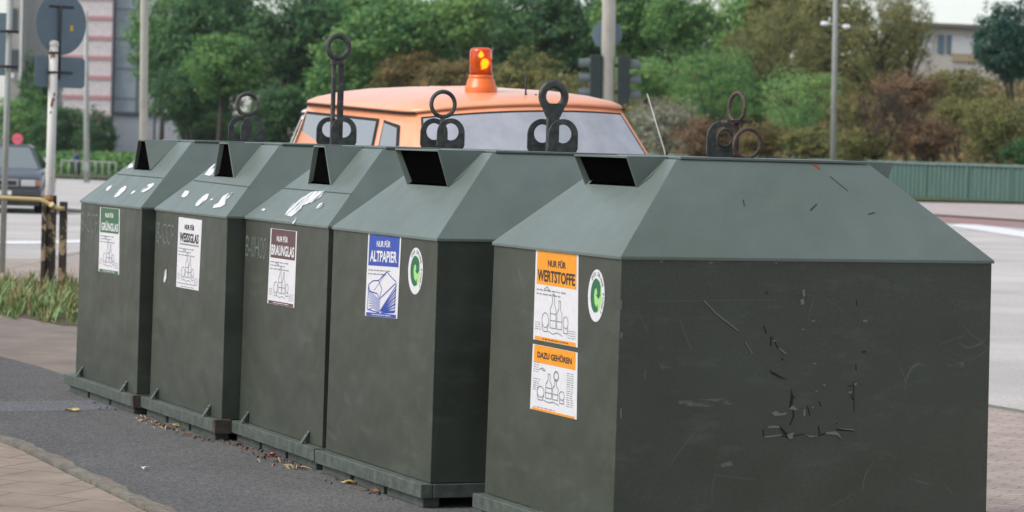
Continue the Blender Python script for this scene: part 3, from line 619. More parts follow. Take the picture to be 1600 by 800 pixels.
bm_=mat('beacon_glass',(.95,.22,.01),rough=.12); bm_.node_tree.nodes['Principled BSDF'].inputs['Transmission Weight'].default_value=.75
mat('beacon_lamp',(1,.50,.05),rough=.3,emit=6)
def loft(m,secs,cap=True,smooth=True):     # secs: list of closed rings with equal counts
    n=len(secs[0]); vs=[p for s in secs for p in s]
    m.add(vs,[(i*n+k,i*n+(k+1)%n,(i+1)*n+(k+1)%n,(i+1)*n+k) for i in range(len(secs)-1) for k in range(n)],smooth)
    if cap: m.add(secs[0],[tuple(range(n))]); m.add(secs[-1],[tuple(range(n))[::-1]])
    return m
def wheel(root,x,y,r=.31,w=.2):
    s=1 if x>0 else -1
    wh=MB().lathe([(r*.6,-w/2),(r*.93,-w/2),(r,-w/3),(r,w/3),(r*.93,w/2),(r*.6,w/2)],(x,y,r),24,'x').build('wheel','tyre',root)
    MB().lathe([(0,s*w*.36),(r*.2,s*w*.38),(r*.25,s*w*.3),(r*.55,s*w*.28),(r*.62,s*w*.46),(r*.62,-s*w*.4),(0,-s*w*.4)],(x,y,r),20,'x').build('rim','wheel_rim',wh)
# local frame of a vehicle: +x to its left seen from the front viewer, front at -y, origin under the upper windscreen edge
def van(loc,rot,paint,label,cat,beacon,gl):
    root=thing('van',loc,rot,label,cat)
    def ring(y,w,zb,zt,r=.1,wt=None):    # rounded section in x-z at y
        wt=wt or w; return [(-w,y,zb),(w,y,zb),(w*1.01,y,(zb+zt)/2),(wt,y,zt-r*.6),(wt-r*.5,y,zt-r*.1),(wt-r*1.4,y,zt),(-wt+r*1.4,y,zt),(-wt+r*.5,y,zt-r*.1),(-wt,y,zt-r*.6),(-w*1.01,y,(zb+zt)/2)]
    m=MB(); loft(m,[ring(-1.45,.82,.42,.84),ring(-1.35,.91,.32,.96),ring(-.98,1.01,.3,1.11,.12),ring(-.72,1.025,.3,1.17,.06),ring(2.42,1.025,.3,1.17,.06)]); m.build('body',paint,root,bevel=.01)
    m=MB(); m.box(-.94,.94,2.44,4.3,.62,.72); m.box(-.96,-.86,2.44,4.3,.72,1.1); m.box(.86,.96,2.44,4.3,.72,1.1); m.box(-.86,.86,4.26,4.3,.72,1.1); m.box(-.4,.4,2.4,4.2,.4,.62); m.build('load_bed',paint,root,bevel=.01)
    # cab: belt to gutter, with rounded plan corners
    def plan(z,w,yf,yb,bow,r):
        pts=[]
        for k in range(9):               # front edge, bowed
            t=-1+2*k/8; az=.045*(1-t*t)*max(0,1-abs(z-1.945)/.12); pts.append((t*(w-r*.35),yf-bow*(1-t*t),z+az))
        pts+=[(w-.02,yf+r*.5,z),(w,yf+r*1.2,z),(w,yb-.1,z),(w-.05,yb,z),(-w+.05,yb,z),(-w,yb-.1,z),(-w,yf+r*1.2,z),(-w+.02,yf+r*.5,z)]
        return pts
    gut=1.945
    m=MB(); loft(m,[plan(1.16,1.02,-.64,2.44,.16,.16),plan(1.60,.945,-.27,2.36,.14,.15),plan(gut,.835,.02,2.26,.11,.14)]); m.build('cab',paint,root)
    # roof dome
    secs=[]
    for (z,w,f,b_,bw) in ((gut-.006,.85,.0,2.275,.11),(gut+.018,.842,.012,2.27,.11),(gut+.045,.80,.06,2.2,.12),(gut+.085,.66,.2,2.05,.14),(gut+.112,.5,.42,1.85,.14),(gut+.128,.28,.7,1.6,.12)):
        secs.append(plan(z,w,f,b_,bw,.14))
    m=MB(); loft(m,secs); rf=m.build('roof',paint,root)
    m=MB()
    for q in (-.42,-.21,0,.21,.42): m.tube([(q,.55,gut+.100-.08*abs(q)**2),(q,1.0,gut+.122-.12*abs(q)**2),(q,1.75,gut+.115-.12*abs(q)**2)],[.012,.018,.012],8)
    m.build('roof_rib',paint,rf)
    m=MB(); gp=[Vector(p) for p in plan(gut-.008,.857,-.006,2.28,.112,.14)]; m.tube(gp[8:14],.008,6); m.tube(gp[13:]+gp[:1],.008,6); m.build('gutter','seal_rubber',root)
    # windscreen following the bowed front
    def front(t,z):
        k=(z-1.16)/(1.60-1.16)
        if z<=1.60: w=1.02-.075*k; yf=-.64+(.37)*k; bw=.16-.02*k
        else: k2=(z-1.6)/(gut-1.6); w=.945-.11*k2; yf=-.27+.29*k2; bw=.14-.03*k2
        return Vector((t*(w-.05),yf-bw*(1-t*t),z+.045*(1-t*t)*max(0,(z-1.3)/(gut-1.3))**1.5))
    def ws(e,inset,name,ma,par):
        m=MB(); zs_=[1.2+inset,1.35,1.5,1.6,1.7,1.8,1.905-inset]; N=14
        vs=[front(-.965+inset*1.2+(1.93-2.4*inset)*i/N,z)+Vector((0,-e,e*.5)) for z in zs_ for i in range(N+1)]
        m.add(vs,[(j*(N+1)+i,j*(N+1)+i+1,(j+1)*(N+1)+i+1,(j+1)*(N+1)+i) for j in range(len(zs_)-1) for i in range(N)],True); return m.build(name,ma,par,fix=False)
    w_=ws(.006,0,'windscreen_seal','seal_rubber',root); ws(.010,.014,'windscreen',gl,w_)
    def side(sg,y,z):
        if z<=1.6: k=(z-1.16)/.44; return Vector((sg*(1.02-.075*k),y,z))
        k=(z-1.6)/(gut-1.6); return Vector((sg*(.945-.11*k),y,z))
    for sg in (-1,1):
        for pts in ([(.12,1.85),(.46,1.875),(.40,1.6),(.33,1.22),(-.32,1.22),(-.04,1.6)],[(.56,1.88),(2.14,1.88),(2.22,1.6),(2.3,1.22),(.42,1.22),(.5,1.6)]):
            s_=MB(); s_.poly([side(sg,y,z)+Vector((sg*.006,0,0)) for y,z in pts]); so=s_.build('window_seal','seal_rubber',root,fix=False)
            cy_=sum(p[0] for p in pts)/6; cz_=sum(p[1] for p in pts)/6
            g_=MB(); g_.poly([side(sg,y+(.03 if y<cy_ else -.03),z+(.02 if z<cz_ else -.02))+Vector((sg*.011,0,0)) for y,z in pts]); g_.build('window','side_glass' if gl=='van_glass' else gl,so,fix=False)
        for yy in (.5,):
            MB().box(sg*1.03-.004,sg*1.03+.012,.62,.75,1.02,1.05).build('door_handle','black_plastic',root)
        mr=MB(); mr.box(sg*1.06-.07,sg*1.06+.07,-.36,-.26,1.2,1.4); mr.tube([(sg*.88,-.28,1.22),(sg*1.0,-.3,1.24)],.015,6); mr.build('mirror','black_plastic',root,bevel=.02)
        hl=MB().box(sg*.66-.14,sg*.66+.14,-1.48,-1.4,.66,.82); hl.build('headlight','lamp_glass',root,bevel=.01)
        wheel(root,sg*.85,-.8); wheel(root,sg*.80,3.3)
    MB().box(-.5,.5,-1.48,-1.40,.62,.80).build('grille','black_plastic',root)
    MB().box(-.93,.93,-1.56,-1.38,.38,.55).build('bumper','black_plastic',root,bevel=.03)
    if beacon:
        bx,by,bz=-.13,.42,gut+.098
        bc=thing('warning_beacon',(0,0,0),(0,0,0)); bc.parent=root; bc.location=(bx,by,bz)
        for k_ in ('label','category'):
            if k_ in bc: del bc[k_]
        MB().lathe([(.118,0),(.118,.055),(.115,.062),(.108,.068),(.095,.115),(.085,.12),(.088,.125),(.088,.145),(.0,.145)],(0,0,0),28).build('beacon_base','beacon_base',bc)
        MB().lathe([(.080,.146),(.079,.26),(.077,.315),(.070,.330),(.055,.336),(0,.338)],(0,0,0),28).build('beacon_dome','beacon_glass',bc,solid=.004)
        m=MB(); m.lathe([(0,.155),(.02,.155),(.025,.2),(0,.2)],(0,0,0),12); m.lathe([(0,0),(.03,.01),(.045,.03)],(-.0,-.01,.24),12,'y'); m.build('reflector','black_plastic',bc)
        m=MB(); m.lathe([(0,-.028),(.022,-.018),(.03,0),(.022,.018),(0,.028)],(.012,-.045,.235),12); m.lathe([(0,-.02),(.014,-.012),(.02,0),(.014,.014),(0,.034)],(-.015,-.04,.285),12); m.build('bulb','beacon_lamp',bc)
        m=MB(); m.tube([(.1,.14,gut+.085),(.1,.14,gut+.115),(.1,.14,gut+.285)],[.018,.007,.005],8); m.build('stub_aerial','black_plastic',root)
        m=MB(); m.lathe([(.022,0),(.016,.02),(.008,.035),(.0,.042)],(.17,.12,gut+.07),10); m.build('washer_jet','black_plastic',root)
        m=MB(); m.tube([(.985,-.45,1.15),(.93,-.42,1.65),(.82,-.36,2.06)],[.005,.004,.0025],6); m.build('whip_aerial','plate_white',root)
    return root
vr=(R(1.9),R(-2.7),R(23.2))
FLp=Vector((-.695,20.2,0))
vo=FLp+V*.855
van((vo.x,vo.y,.0),vr,'orange_paint','salmon orange pickup van with a flashing amber beacon, behind the containers','van',True,'van_glass')
# the pale van parked alongside, only its rear corner in view
p=at(448,215,27.6); c2=Vector((p.x,p.y,0))+U*2.36+V*.93
van((c2.x,c2.y,0),(0,0,R(23.2)),'white_car_paint','white van parked beyond the orange one, only a corner showing at its left','van',False,'car_glass')
def car(loc,rz,paint,label,nameplate=True,group=None):
    root=thing('parked_car',loc,(0,0,rz),label,'car',group)
    def ring(y,w,zb,zs_,zt):
        return [(-w*.9,y,zb),(w*.9,y,zb),(w,y,zb+.12),(w*1.0,y,(zb+zs_)/2+.05),(w*.965,y,zs_),(w*.85,y,zs_+(zt-zs_)*.7),(w*.55,y,zt),(-w*.55,y,zt),(-w*.85,y,zs_+(zt-zs_)*.7),(-w*.965,y,zs_),(-w*1.0,y,(zb+zs_)/2+.05),(-w,y,zb+.12)]
    m=MB(); loft(m,[ring(-.05,.76,.3,.56,.60),ring(.02,.83,.22,.62,.70),ring(.2,.86,.2,.70,.77),ring(.7,.87,.2,.80,.87),ring(1.15,.87,.2,.87,.93),ring(2.2,.87,.2,.89,.94),ring(3.3,.87,.2,.9,.96),ring(4.1,.85,.24,.86,.93),ring(4.3,.8,.32,.76,.82)]); m.build('body',paint,root)
    def gh(y,w,z): return [(-w,y,z),(w,y,z)]
    lo=[(-.78,1.05),(.78,1.05),(.76,3.6),(-.76,3.6)]; hi=[(-.50,1.85),(.50,1.85),(.48,2.9),(-.48,2.9)]
    m=MB(); m.add([(x,y,.88) for x,y in lo]+[(x,y,1.36) for x,y in hi]+[(x*.8,y+(.1 if y<2 else -.1),1.40) for x,y in hi],[(0,1,5,4),(1,2,6,5),(2,3,7,6),(3,0,4,7),(4,5,9,8),(5,6,10,9),(6,7,11,10),(7,4,8,11),(8,9,10,11)]); m.build('roof',paint,root,bevel=.03)
    def fq(a,b,c_,d,e):
        P_=[Vector(p) for p in (a,b,c_,d)]; n=(P_[1]-P_[0]).cross(P_[3]-P_[0]).normalized(); ce=sum(P_,Vector())/4; return [ce+(p-ce)*.90+n*e for p in P_]
    L3=[(x,y,.88) for x,y in lo]; H3=[(x,y,1.36) for x,y in hi]
    for nm,q in (('windscreen',(L3[0],L3[1],H3[1],H3[0])),('rear_window',(L3[2],L3[3],H3[3],H3[2])),('side_window',(L3[1],L3[2],H3[2],H3[1])),('side_window',(L3[3],L3[0],H3[0],H3[3]))):
        m=MB(); m.poly(fq(*q,.008)); m.build(nm,'windscreen_grey' if nm=='windscreen' else 'car_glass',root,fix=False)
    gr=MB().box(-.40,.40,-.07,.0,.55,.70).build('grille_frame','wheel_rim',root,bevel=.02); MB().box(-.35,.35,-.078,-.02,.58,.67).build('grille','black_plastic',gr)
    MB().box(-.855,.855,-.12,.06,.36,.50).build('bumper',paint,root,bevel=.04)
    MB().box(-.80,.80,-.06,.1,.16,.36).build('lower_intake','black_plastic',root,bevel=.02)
    MB().box(-.26,.26,-.130,-.12,.38,.47).build('number_plate','plate_white',root)
    for sg in (-1,1):
        MB().box(sg*.60-.16,sg*.60+.14,-.07,.08,.56,.69).build('headlight','lamp_glass',root,bevel=.02)
        MB().box(sg*.79-.045,sg*.79+.045,-.045,.12,.57,.68).build('indicator','indicator',root,bevel=.015)
        MB().box(sg*.95-.09,sg*.95+.09,1.25,1.36,.90,1.02).build('mirror',paint,root,bevel=.03)
        wheel(root,sg*.76,.75,.3,.19); wheel(root,sg*.76,3.35,.3,.19)
        MB().box(sg*.68-.15,sg*.68+.15,4.28,4.33,.6,.75).build('tail_lamp','indicator',root)
    return root
glass('windscreen_grey',(.16,.19,.19),.15)
p=G(-2,333)
car((p.x,p.y,0),R(5),'grey_car_paint','dark grey saloon car facing the camera on the road behind the yellow rail')
p=G(50,279); car((p.x-1.2,p.y-4,p.z),R(70),'black_car_paint','small dark car far behind, between the grey car and the white post')
#SPLIT2
# ------------------------------------------------------------------ poles, signs, fences
LEAN=R(-.9)
mat('galvanised',(.33,.345,.315),rough=.6,var=.12,scale=2); mat('concrete_pole',(.47,.45,.385),rough=.85,var=.1,scale=3)
mat('sign_back',(.125,.18,.215),rough=.5,var=.08,scale=4); mat('clamp_black',(.03,.03,.035),rough=.6)
mat('white_peeling',(.62,.60,.56),rough=.6,var=.05,scale=5); mat('rust_flake',(.16,.05,.025),rough=.85,col2=(.35,.2,.06),scale=40)
mat('yellow_black',(.02,.018,.016),rough=.7,col2=(.50,.28,.06),scale=7,thr=(.54,.57),stretch=(1,1,.55))
mat('post_black',(.03,.022,.018),rough=.7,col2=(.36,.26,.15),scale=7,thr=(.52,.55),stretch=(1,1,.7))
mat('post_black2',(.022,.02,.018),rough=.7,col2=(.33,.27,.2),scale=9,thr=(.5,.54),stretch=(1,1,.45))
mat('yellow_pipe',(.50,.38,.17),rough=.55,var=.12,scale=8); mat('grey_pipe',(.3,.3,.27),rough=.6)
mat('lamp_white',(.75,.75,.75),rough=.4); mat('lens_grey',(.2,.22,.23),rough=.4); mat('signal_green',(.015,.025,.023),rough=.5)
mat('sticker_yellow',(.7,.45,.05),rough=.5); mat('pink_red',(.75,.10,.16),rough=.5)
def pole(name,px,Y,r0_,r1_,h,ma,label,cat,parts=None,lean=LEAN,group=None,part='pole'):
    g=atX(px,Y); rt=thing(name,(g.x,g.y,ground_h(g.x,g.y)-.02),(0,lean,0),label,cat,group)
    MB().tube([(0,0,0),(0,0,h*.5),(0,0,h)],[r0_,(r0_+r1_)/2,r1_],14).build(part,ma,rt); return rt
def loc_at(rt,px,py,dy=0):         # height above the thing's base seen at a pixel
    p=at(px,py,rt.location.y+dy); return p-Vector(rt.location)
# tall lamp column on the left and thin grey one
pl=pole('lamp_column',226.5,45,.066,.058,9,'concrete_pole','pale concrete lamp column rising behind the first bottle bank','lamp post')
MB().box(-.12,.12,-.09,-.05,.6,1.1).build('access_door','galvanised',pl)
pl2=pole('lamp_column',137,150,.16,.11,8.9,'galvanised','thin grey-green lamp column in front of the striped building','lamp post',lean=R(-1.6))
MB().box(-.13,.13,-.19,-.14,.6,1.1).build('access_door','galvanised',pl2)
# traffic light mast
tl=pole('traffic_light',951,50,.125,.105,12,'concrete_pole','concrete mast carrying two dark traffic signal heads, behind the van','traffic light')
def head(x0,sg,zc):
    h=MB().box(x0-.10,x0+.10,-.14,.14,zc-.41,zc+.41).build('signal_head','signal_green',tl,bevel=.02)
    for k in (-1,0,1):
        v=MB(); xx=x0+sg*.10; zz=zc+k*.255
        n=14
        for j in range(n):                       # tunnel visor, open below
            a0=R(-35+250*j/n); a1=R(-35+250*(j+1)/n); c0=(math.cos(a0),math.sin(a0)); c1=(math.cos(a1),math.sin(a1))
            v.poly([(xx,c0[0]*.10,zz+c0[1]*.10),(xx,c1[0]*.10,zz+c1[1]*.10),(xx+sg*.20,c1[0]*.092,zz-.01+c1[1]*.092),(xx+sg*(.20),c0[0]*.092,zz-.01+c0[1]*.092)])
        v.build('visor','visor_grey',h,solid=.006)
        MB().lathe([(0,.0),(.09,.0),(.08,sg*.02),(0,sg*.03)],(xx,0,zz),16,'x').build('lens','lens_grey',h)
mat('visor_grey',(.085,.105,.105),rough=.45)
zc=loc_at(tl,951,123).z
for sg,px in ((-1,932),(1,975)):
    head((px-951)/90.0,sg,zc+(-.02 if sg>0 else 0))
for q in ((-.16,-.1,-.03,.03,zc-.25,zc-.2),(.1,.22,-.03,.03,zc+.2,zc+.25),(-.16,-.1,-.03,.03,zc+.2,zc+.25),(.1,.22,-.03,.03,zc-.25,zc-.2)): MB().box(*q).build('mounting_arm','clamp_black',tl)
zs2=loc_at(tl,949,53).z
MB().prism(*disc(-.02,.17,zs2,.26,.02)).build('round_sign','sign_back',tl)
# street lamp on the right with twin heads
sl_=pole('street_lamp',1303.5,105,.11,.085,14,'galvanised','slim grey street lamp with two small white heads, right of the rusty ring','street lamp')
zl=loc_at(sl_,1304,38).z; s=105/4500
m=MB().tube([(-18*s,0,zl+.02),(0,0,zl),(19*s,0,zl-.10)],.035,8); m.build('cross_arm','galvanised',sl_)
for sg in (-1,1):
    MB().lathe([(0,-.14),(.06,-.13),(.085,-.05),(.08,.10),(.04,.15),(0,.155)],(sg*17*s,0,zl+.02-.10*(sg>0)),14,'x').build('lamp_head','lamp_white',sl_)
MB().tube([(-.22,0,zl),(-.22,0,zl+.25)],.02,6).build('light_sensor','lamp_white',sl_)
# white post with sign backs
g=G(74,440); wp=thing('sign_post',(g.x,g.y,0),(0,R(.35),0),'peeling white post carrying grey sign backs, behind the yellow rail','sign')
zt=loc_at(wp,84,70).z; Yp=g.y; s=Yp/4500
MB().tube([(0,0,0),(0,0,zt)],.052,18).build('post','white_peeling',wp)
MB().lathe([(.056,0),(.057,.03),(.04,.055),(0,.065)],(0,0,zt-.01),18).build('cap','white_peeling',wp)
r=random.Random(4); m=MB()
def flake(a,z,w,h):
    pts=[]
    for k in range(9):
        q=2*math.pi*k/9; rr=r.uniform(.6,1.1); aa=a+w*rr*math.cos(q)/.053; pts.append((.0535*math.cos(aa),.0535*math.sin(aa),z+h*rr*math.sin(q)))
    m.prism(pts,(math.cos(a)*.001,math.sin(a)*.001,0))
for a,z,w,h in ((-80,zt-.12,.022,.03),(-120,zt-.13,.012,.03),(-60,zt-.56,.012,.03),(-85,zt-.66,.02,.05),(-70,zt-.62,.02,.03),(-100,zt-.76,.01,.02),(-110,zt-.1,.01,.06),(-130,zt-.4,.006,.15),(-70,zt-1.5,.006,.01)): flake(R(a),z,w,h)
m.build('rust_patch','rust_flake',wp)
# sign assembly, turned away from the camera
def oblique(cx_,cz_,hw,hh,kind,y):
    ax=Vector((.72,.69,0)); pts=[]
    if kind=='round': pts=[Vector((cx_,y,cz_))+ax*hw*math.cos(2*math.pi*k/40)+Vector((0,0,hh*math.sin(2*math.pi*k/40))) for k in range(40)]
    else:
        rr=.05
        for qx,qz,a0 in ((1,1,0),(-1,1,90),(-1,-1,180),(1,-1,270)):
            for k in range(5):
                a=R(a0+90*k/4); pts.append(Vector((cx_,y,cz_))+ax*(qx*(hw-rr)+rr*math.cos(a))+Vector((0,0,qz*(hh-rr)+rr*math.sin(a))))
    return pts
pz=lambda py:loc_at(wp,90,py).z
x9=(91-83)*s; nrm=Vector((.69,-.72,0))
rs=MB().prism(oblique(x9,pz(36),34*s/.72,49*s,'round',.10),nrm*.004).build('round_sign','sign_back',wp)
MB().prism(oblique(x9,pz(112.5),34*s/.72,24*s,'rect',.10),nrm*.004).build('plate_sign','sign_back',wp)
o=Vector((x9,.10,0))+nrm*.012
MB().prism([o+Vector((.72,.69,0))*a+Vector((0,0,b)) for a,b in ((.115,pz(47)),(.16,pz(47)),(.16,pz(38)),(.115,pz(38)))],nrm*.001).build('small_sticker','sticker_yellow',rs)
m=MB(); m.tube([(x9,.06,pz(124)),(x9,.06,pz(10))],.016,8); m.tube([(x9-.12,-.02,pz(10)),(x9+.12,.2,pz(10))],.014,8); m.tube([(x9-.1,-.03,pz(113)),(x9+.13,.18,pz(113))],.014,8); m.tube([(0,0,zt-.07),(x9,.06,zt-.06)],.02,8)
m.lathe([(.056,-.012),(.062,-.012),(.062,.012),(.056,.012)],(0,0,pz(113)),16); m.lathe([(.056,-.012),(.062,-.012),(.062,.012),(.056,.012)],(0,0,zt-.09),16); m.build('clamp','clamp_black',wp)
# grey post at the left edge with sign clamps
g=G(3,430); ep=thing('sign_post',(g.x,g.y,0),(0,R(.5),0),'grey post at the far left edge with two black clamps','sign')
z8=loc_at(ep,3,-60).z; MB().tube([(0,0,0),(0,0,z8)],.036,14).build('post','galvanised',ep)
for py in (48,103):
    q=loc_at(ep,3,py).z; MB().tube([(-.2,-.06,q),(.12,-.05,q-.01)],.017,8).build('clamp','clamp_black',ep)
MB().box(-.45,-.03,.04,.05,loc_at(ep,3,118).z,loc_at(ep,3,20).z).build('sign_plate','sign_back',ep)
# barrier rail on posts
g1=G(76,461); br=thing('barrier_rail',(g1.x,g1.y,0),(0,0,0),'rusty black and yellow barrier of posts and a bent yellow pipe','barrier')
def L(px,py,dy=0): return at(px,py,g1.y+dy)-Vector((g1.x,g1.y,0))
z1=L(76,305).z
m=MB(); x0_=L(65,400).x; x1_=L(87,400).x
m.box(x0_,x1_,-.02,.0,0,z1); m.box(x0_,x0_+.05,-.06,.06,0,z1-.05); m.build('post','post_black',br,bevel=.006)
z2=L(97,315).z; m=MB(); m.box(L(92,400).x,L(103.5,400).x,-.03,.03,0,z2); m.build('post','post_black',br,bevel=.006)
m=MB(); m.tube([L(-160,297,-.12),L(0,309,-.1),L(62,312,-.06),L(70,315,-.06),L(80,321,-.06),L(92,326,-.06),L(101,326,-.06)],.024,10); m.tube([L(80,319,-.09),L(84,323,-.05)],.03,8); m.build('yellow_pipe','yellow_pipe',br)
MB().tube([L(96,327,0),L(125,329.5,.3),L(190,333,1.2)],.02,8).build('grey_pipe','grey_pipe',br)
MB().tube([L(68,312,-.02),L(84,312,-.02)],.04,10).build('pipe_collar','rust_flake',br)
# round red sign, cabinet, pedestrian, railing on the far side
rd=pole('road_sign',27.5,150,.04,.04,3.4,'galvanised','small round pink-red road sign on a thin post beyond the grey car','sign',lean=0)
zr=loc_at(rd,27.5,217).z
sdk=MB().prism(*disc(0,-.08,zr,.28,.03)).build('sign_disc','pink_red',rd); MB().box(-.19,.19,-.09,-.082,zr-.035,zr+.035).build('sign_bar','sign_back',sdk)
for o_ in kids(rd):
    if o_.name.startswith('pole'): 
        for v_ in o_.data.vertices:
            if v_.co.z>zr-.1: v_.co.z=min(v_.co.z,zr-.02)
def Lf(px,py): return G(px,py)
b0=w2uv(G(85,279)); b1=w2uv(G(158,282))
rl=thing('guard_railing',uv2w(b0[0],vk+1.0,gz(*G(85,279).xy)+.12),(0,0,TH),'grey metal guard railing along the far kerb','railing')
m=MB(); Lr=b1[0]-b0[0]+1
ztr=gz(*G(158,282).xy)-gz(*G(85,279).xy)
m.tube([(-3.9,0,1.0),(Lr,0,1.0+ztr)],.035,8); m.build('top_rail','galvanised',rl)
for k in range(-2,7):
    xx=(Lr*k/6 if k>=0 else k*1.9); MB().tube([(xx,0,ztr*k/6-.1),(xx,0,1.0+ztr*k/6)],.04,8).build('post','galvanised',rl)
g=G(68,279); cb=thing('utility_cabinet',(g.x,g.y+1,g.z+.1),(0,0,.3),'pale grey utility cabinet beside the far kerb, left of the railing','cabinet')
MB().box(-.42,.42,-.2,.2,0,1.15).build('body','lamp_white',cb,bevel=.02); MB().box(-.44,.44,-.22,.22,1.151,1.2).build('lid','galvanised',cb); MB().box(-.38,.38,-.215,-.203,.1,1.08).build('door','lamp_white',cb)
# pedestrian
def person(loc,rz):
    me=bpy.data.meshes.new('person'); J={'pel':(0,0,.92,.14),'bel':(0,0,1.08,.135),'che':(0,0,1.30,.155),'nec':(0,-.01,1.48,.06),'hea':(0,-.02,1.58,.085),'top':(0,-.01,1.68,.09),
     'sl':(-.17,0,1.40,.065),'el':(-.22,.03,1.14,.05),'wl':(-.21,-.05,.90,.036),'hl':(-.2,-.08,.80,.034),'sr':(.17,0,1.40,.065),'er':(.23,-.02,1.14,.05),'wr':(.22,-.12,.92,.036),'hr':(.21,-.16,.83,.034),
     'l1':(-.09,0,.86,.095),'l2':(-.10,-.04,.48,.065),'l3':(-.10,.04,.09,.045),'l4':(-.10,-.10,.04,.04),'r1':(.09,0,.86,.095),'r2':(.10,-.12,.48,.065),'r3':(.10,-.16,.09,.045),'r4':(.10,-.30,.04,.04)}
    ks=list(J); E_=[('pel','bel'),('bel','che'),('che','nec'),('nec','hea'),('hea','top'),('che','sl'),('sl','el'),('el','wl'),('wl','hl'),('che','sr'),('sr','er'),('er','wr'),('wr','hr'),('pel','l1'),('l1','l2'),('l2','l3'),('l3','l4'),('pel','r1'),('r1','r2'),('r2','r3'),('r3','r4')]
    me.from_pydata([J[k][:3] for k in ks],[(ks.index(a),ks.index(b)) for a,b in E_],[])
    o=bpy.data.objects.new('person',me); COL.objects.link(o); o.modifiers.new('k','SKIN'); sv=me.skin_vertices[0].data
    for i,k in enumerate(ks): sv[i].radius=(J[k][3],J[k][3]); sv[i].use_root=(i==0)
    s_=o.modifiers.new('s','SUBSURF'); s_.levels=1; s_.render_levels=1
    me.materials.append(MATS['skin_trousers']); o.location=loc; o.rotation_euler=(0,0,rz)
    tag(o,'pedestrian in a blue jacket and dark trousers walking behind the far railing','person')
    j=MB()
    def rg(z,a,b,dy=0): return [(a*math.cos(2*math.pi*k/16),dy+b*math.sin(2*math.pi*k/16),z) for k in range(16)]
    loft(j,[rg(.84,.20,.16),rg(1.0,.20,.165),rg(1.2,.205,.17),rg(1.36,.215,.165),rg(1.46,.13,.10),rg(1.52,.075,.07)],False)
    for sg,pts in ((-1,[(-.17,0,1.42),(-.225,.03,1.14),(-.215,-.05,.92)]),(1,[(.17,0,1.42),(.235,-.02,1.14),(.225,-.12,.94)])): j.tube(pts,[.085,.068,.055],10)
    j.build('jacket','jacket_blue',o)
    h=MB(); h.lathe([(.0,.1),(.05,.095),(.088,.05),(.094,0),(.085,-.04)],(0,.0,1.64),14); h.build('hair','hair_brown',o)
    t=MB(); 
    for pts in ([(-.09,0,.9),(-.10,-.04,.48),(-.10,.04,.1)],[(.09,0,.9),(.10,-.12,.48),(.10,-.16,.1)]): t.tube(pts,[.115,.085,.065],10)
    t.build('trousers','trousers_dark',o)
mat('skin_trousers',(.35,.2,.14),rough=.6); mat('jacket_blue',(.06,.09,.22),rough=.8); mat('hair_brown',(.07,.04,.025),rough=.8); mat('trousers_dark',(.03,.035,.05),rough=.8)
g=G(109,279); person((g.x,g.y+2.6,gz(g.x,g.y+2.6)+.12),R(60))
# ------------------------------------------------------------------ buildings
tile_mat('pink_cladding',(.80,.70,.70),(.76,.67,.67),(.68,.60,.60),1.2,.6,0,ms=.03)
mat('red_band',(.50,.24,.25),rough=.7,var=.06,scale=2); mat('grey_glass',(.20,.24,.28),rough=.3,col2=(.30,.34,.37),scale=.6); mat('dark_frame',(.09,.11,.14),rough=.5)
mat('beige_grey',(.33,.31,.28),rough=.8,var=.1,scale=1); mat('lilac_wall',(.66,.65,.70),rough=.8,var=.06,scale=.5); mat('dark_window',(.05,.06,.065),rough=.3)
def bldg(name,pl_,pr_,Y,py_top,label,wall,depth=20):
    a=atX(pl_,Y); b=atX(pr_,Y); zt_=at((pl_+pr_)/2,py_top,Y).z; z0_=a.z-1
    rt=thing(name,(a.x,a.y,z0_),(0,0,0),label,'building'); w_=b.x-a.x
    MB().box(0,w_,0,depth,0,zt_-z0_).build('wall',wall,rt); return rt,w_,zt_-z0_,z0_
Y=300; s=Y/4500
rt,w_,h_,z0_=bldg('striped_building',33,171,Y,-120,'pale pink tower block with thin red horizontal bands behind the sign','pink_cladding')
for k in range(12):
    zc_=at(150,121+31*(2-k)-31*2+62,Y).z-z0_ ; 
    if zc_>1: MB().box(-.08,w_+.08,-.12,-.02,zc_-.19,zc_+.19).build('band','red_band',rt)
for k in range(10):
    zc_=at(150,105-31*(k-2),Y).z-z0_
    if 1<zc_<h_-1:
        for q in (1.4,3.6): MB().box(q-.6,q+.6,-.05,.02,zc_-.5,zc_+.5).build('window','dark_window',rt)
rt,w_,h_,z0_=bldg('glass_tower',171.5,222,Y+1,-120,'grey-blue glazed stair tower right of the striped building','grey_glass')
MB().box(-.0,.35,-.15,-.01,0,h_).build('corner_post','dark_frame',rt); MB().box(2.6,2.85,-.1,-.01,h_*.2,h_).build('mullion','dark_frame',rt); MB().box(w_-.5,w_-.05,-.1,-.01,h_*.58,h_).build('window_column','dark_window',rt)
for k in range(8): MB().box(.36,w_-.55,-.06,-.01,2+k*3.1,2.12+k*3.1).build('transom','dark_frame',rt)
rt,w_,h_,z0_=bldg('grey_house',6,36,Y-60,-60,'beige-grey tall house at the far left behind the grey post','beige_grey')
zc_=at(16,94,Y-60).z-z0_; MB().box(.2,1.1,-.1,.02,zc_-.9,zc_+.9).build('window','dark_window',rt)
zc_=at(16,30,Y-60).z-z0_; MB().box(.2,.9,-.1,.02,zc_-.9,zc_+.9).build('window','dark_window',rt); MB().box(1.2,1.35,-.2,-.01,zc_-6,zc_+6).build('downpipe','lamp_white',rt)
zc_=at(14,118,Y-60).z-z0_; MB().box(.1,.75,-.12,-.01,zc_-.2,zc_+.2).build('wall_sign','lamp_white',rt)
rt,w_,h_,z0_=bldg('low_building',176,420,250,184,'low pale lilac building with a blank wall between tower and trees','lilac_wall')
MB().box(-.1,w_+.1,-.15,10,h_,h_+.35).build('roof_edge','dark_frame',rt)
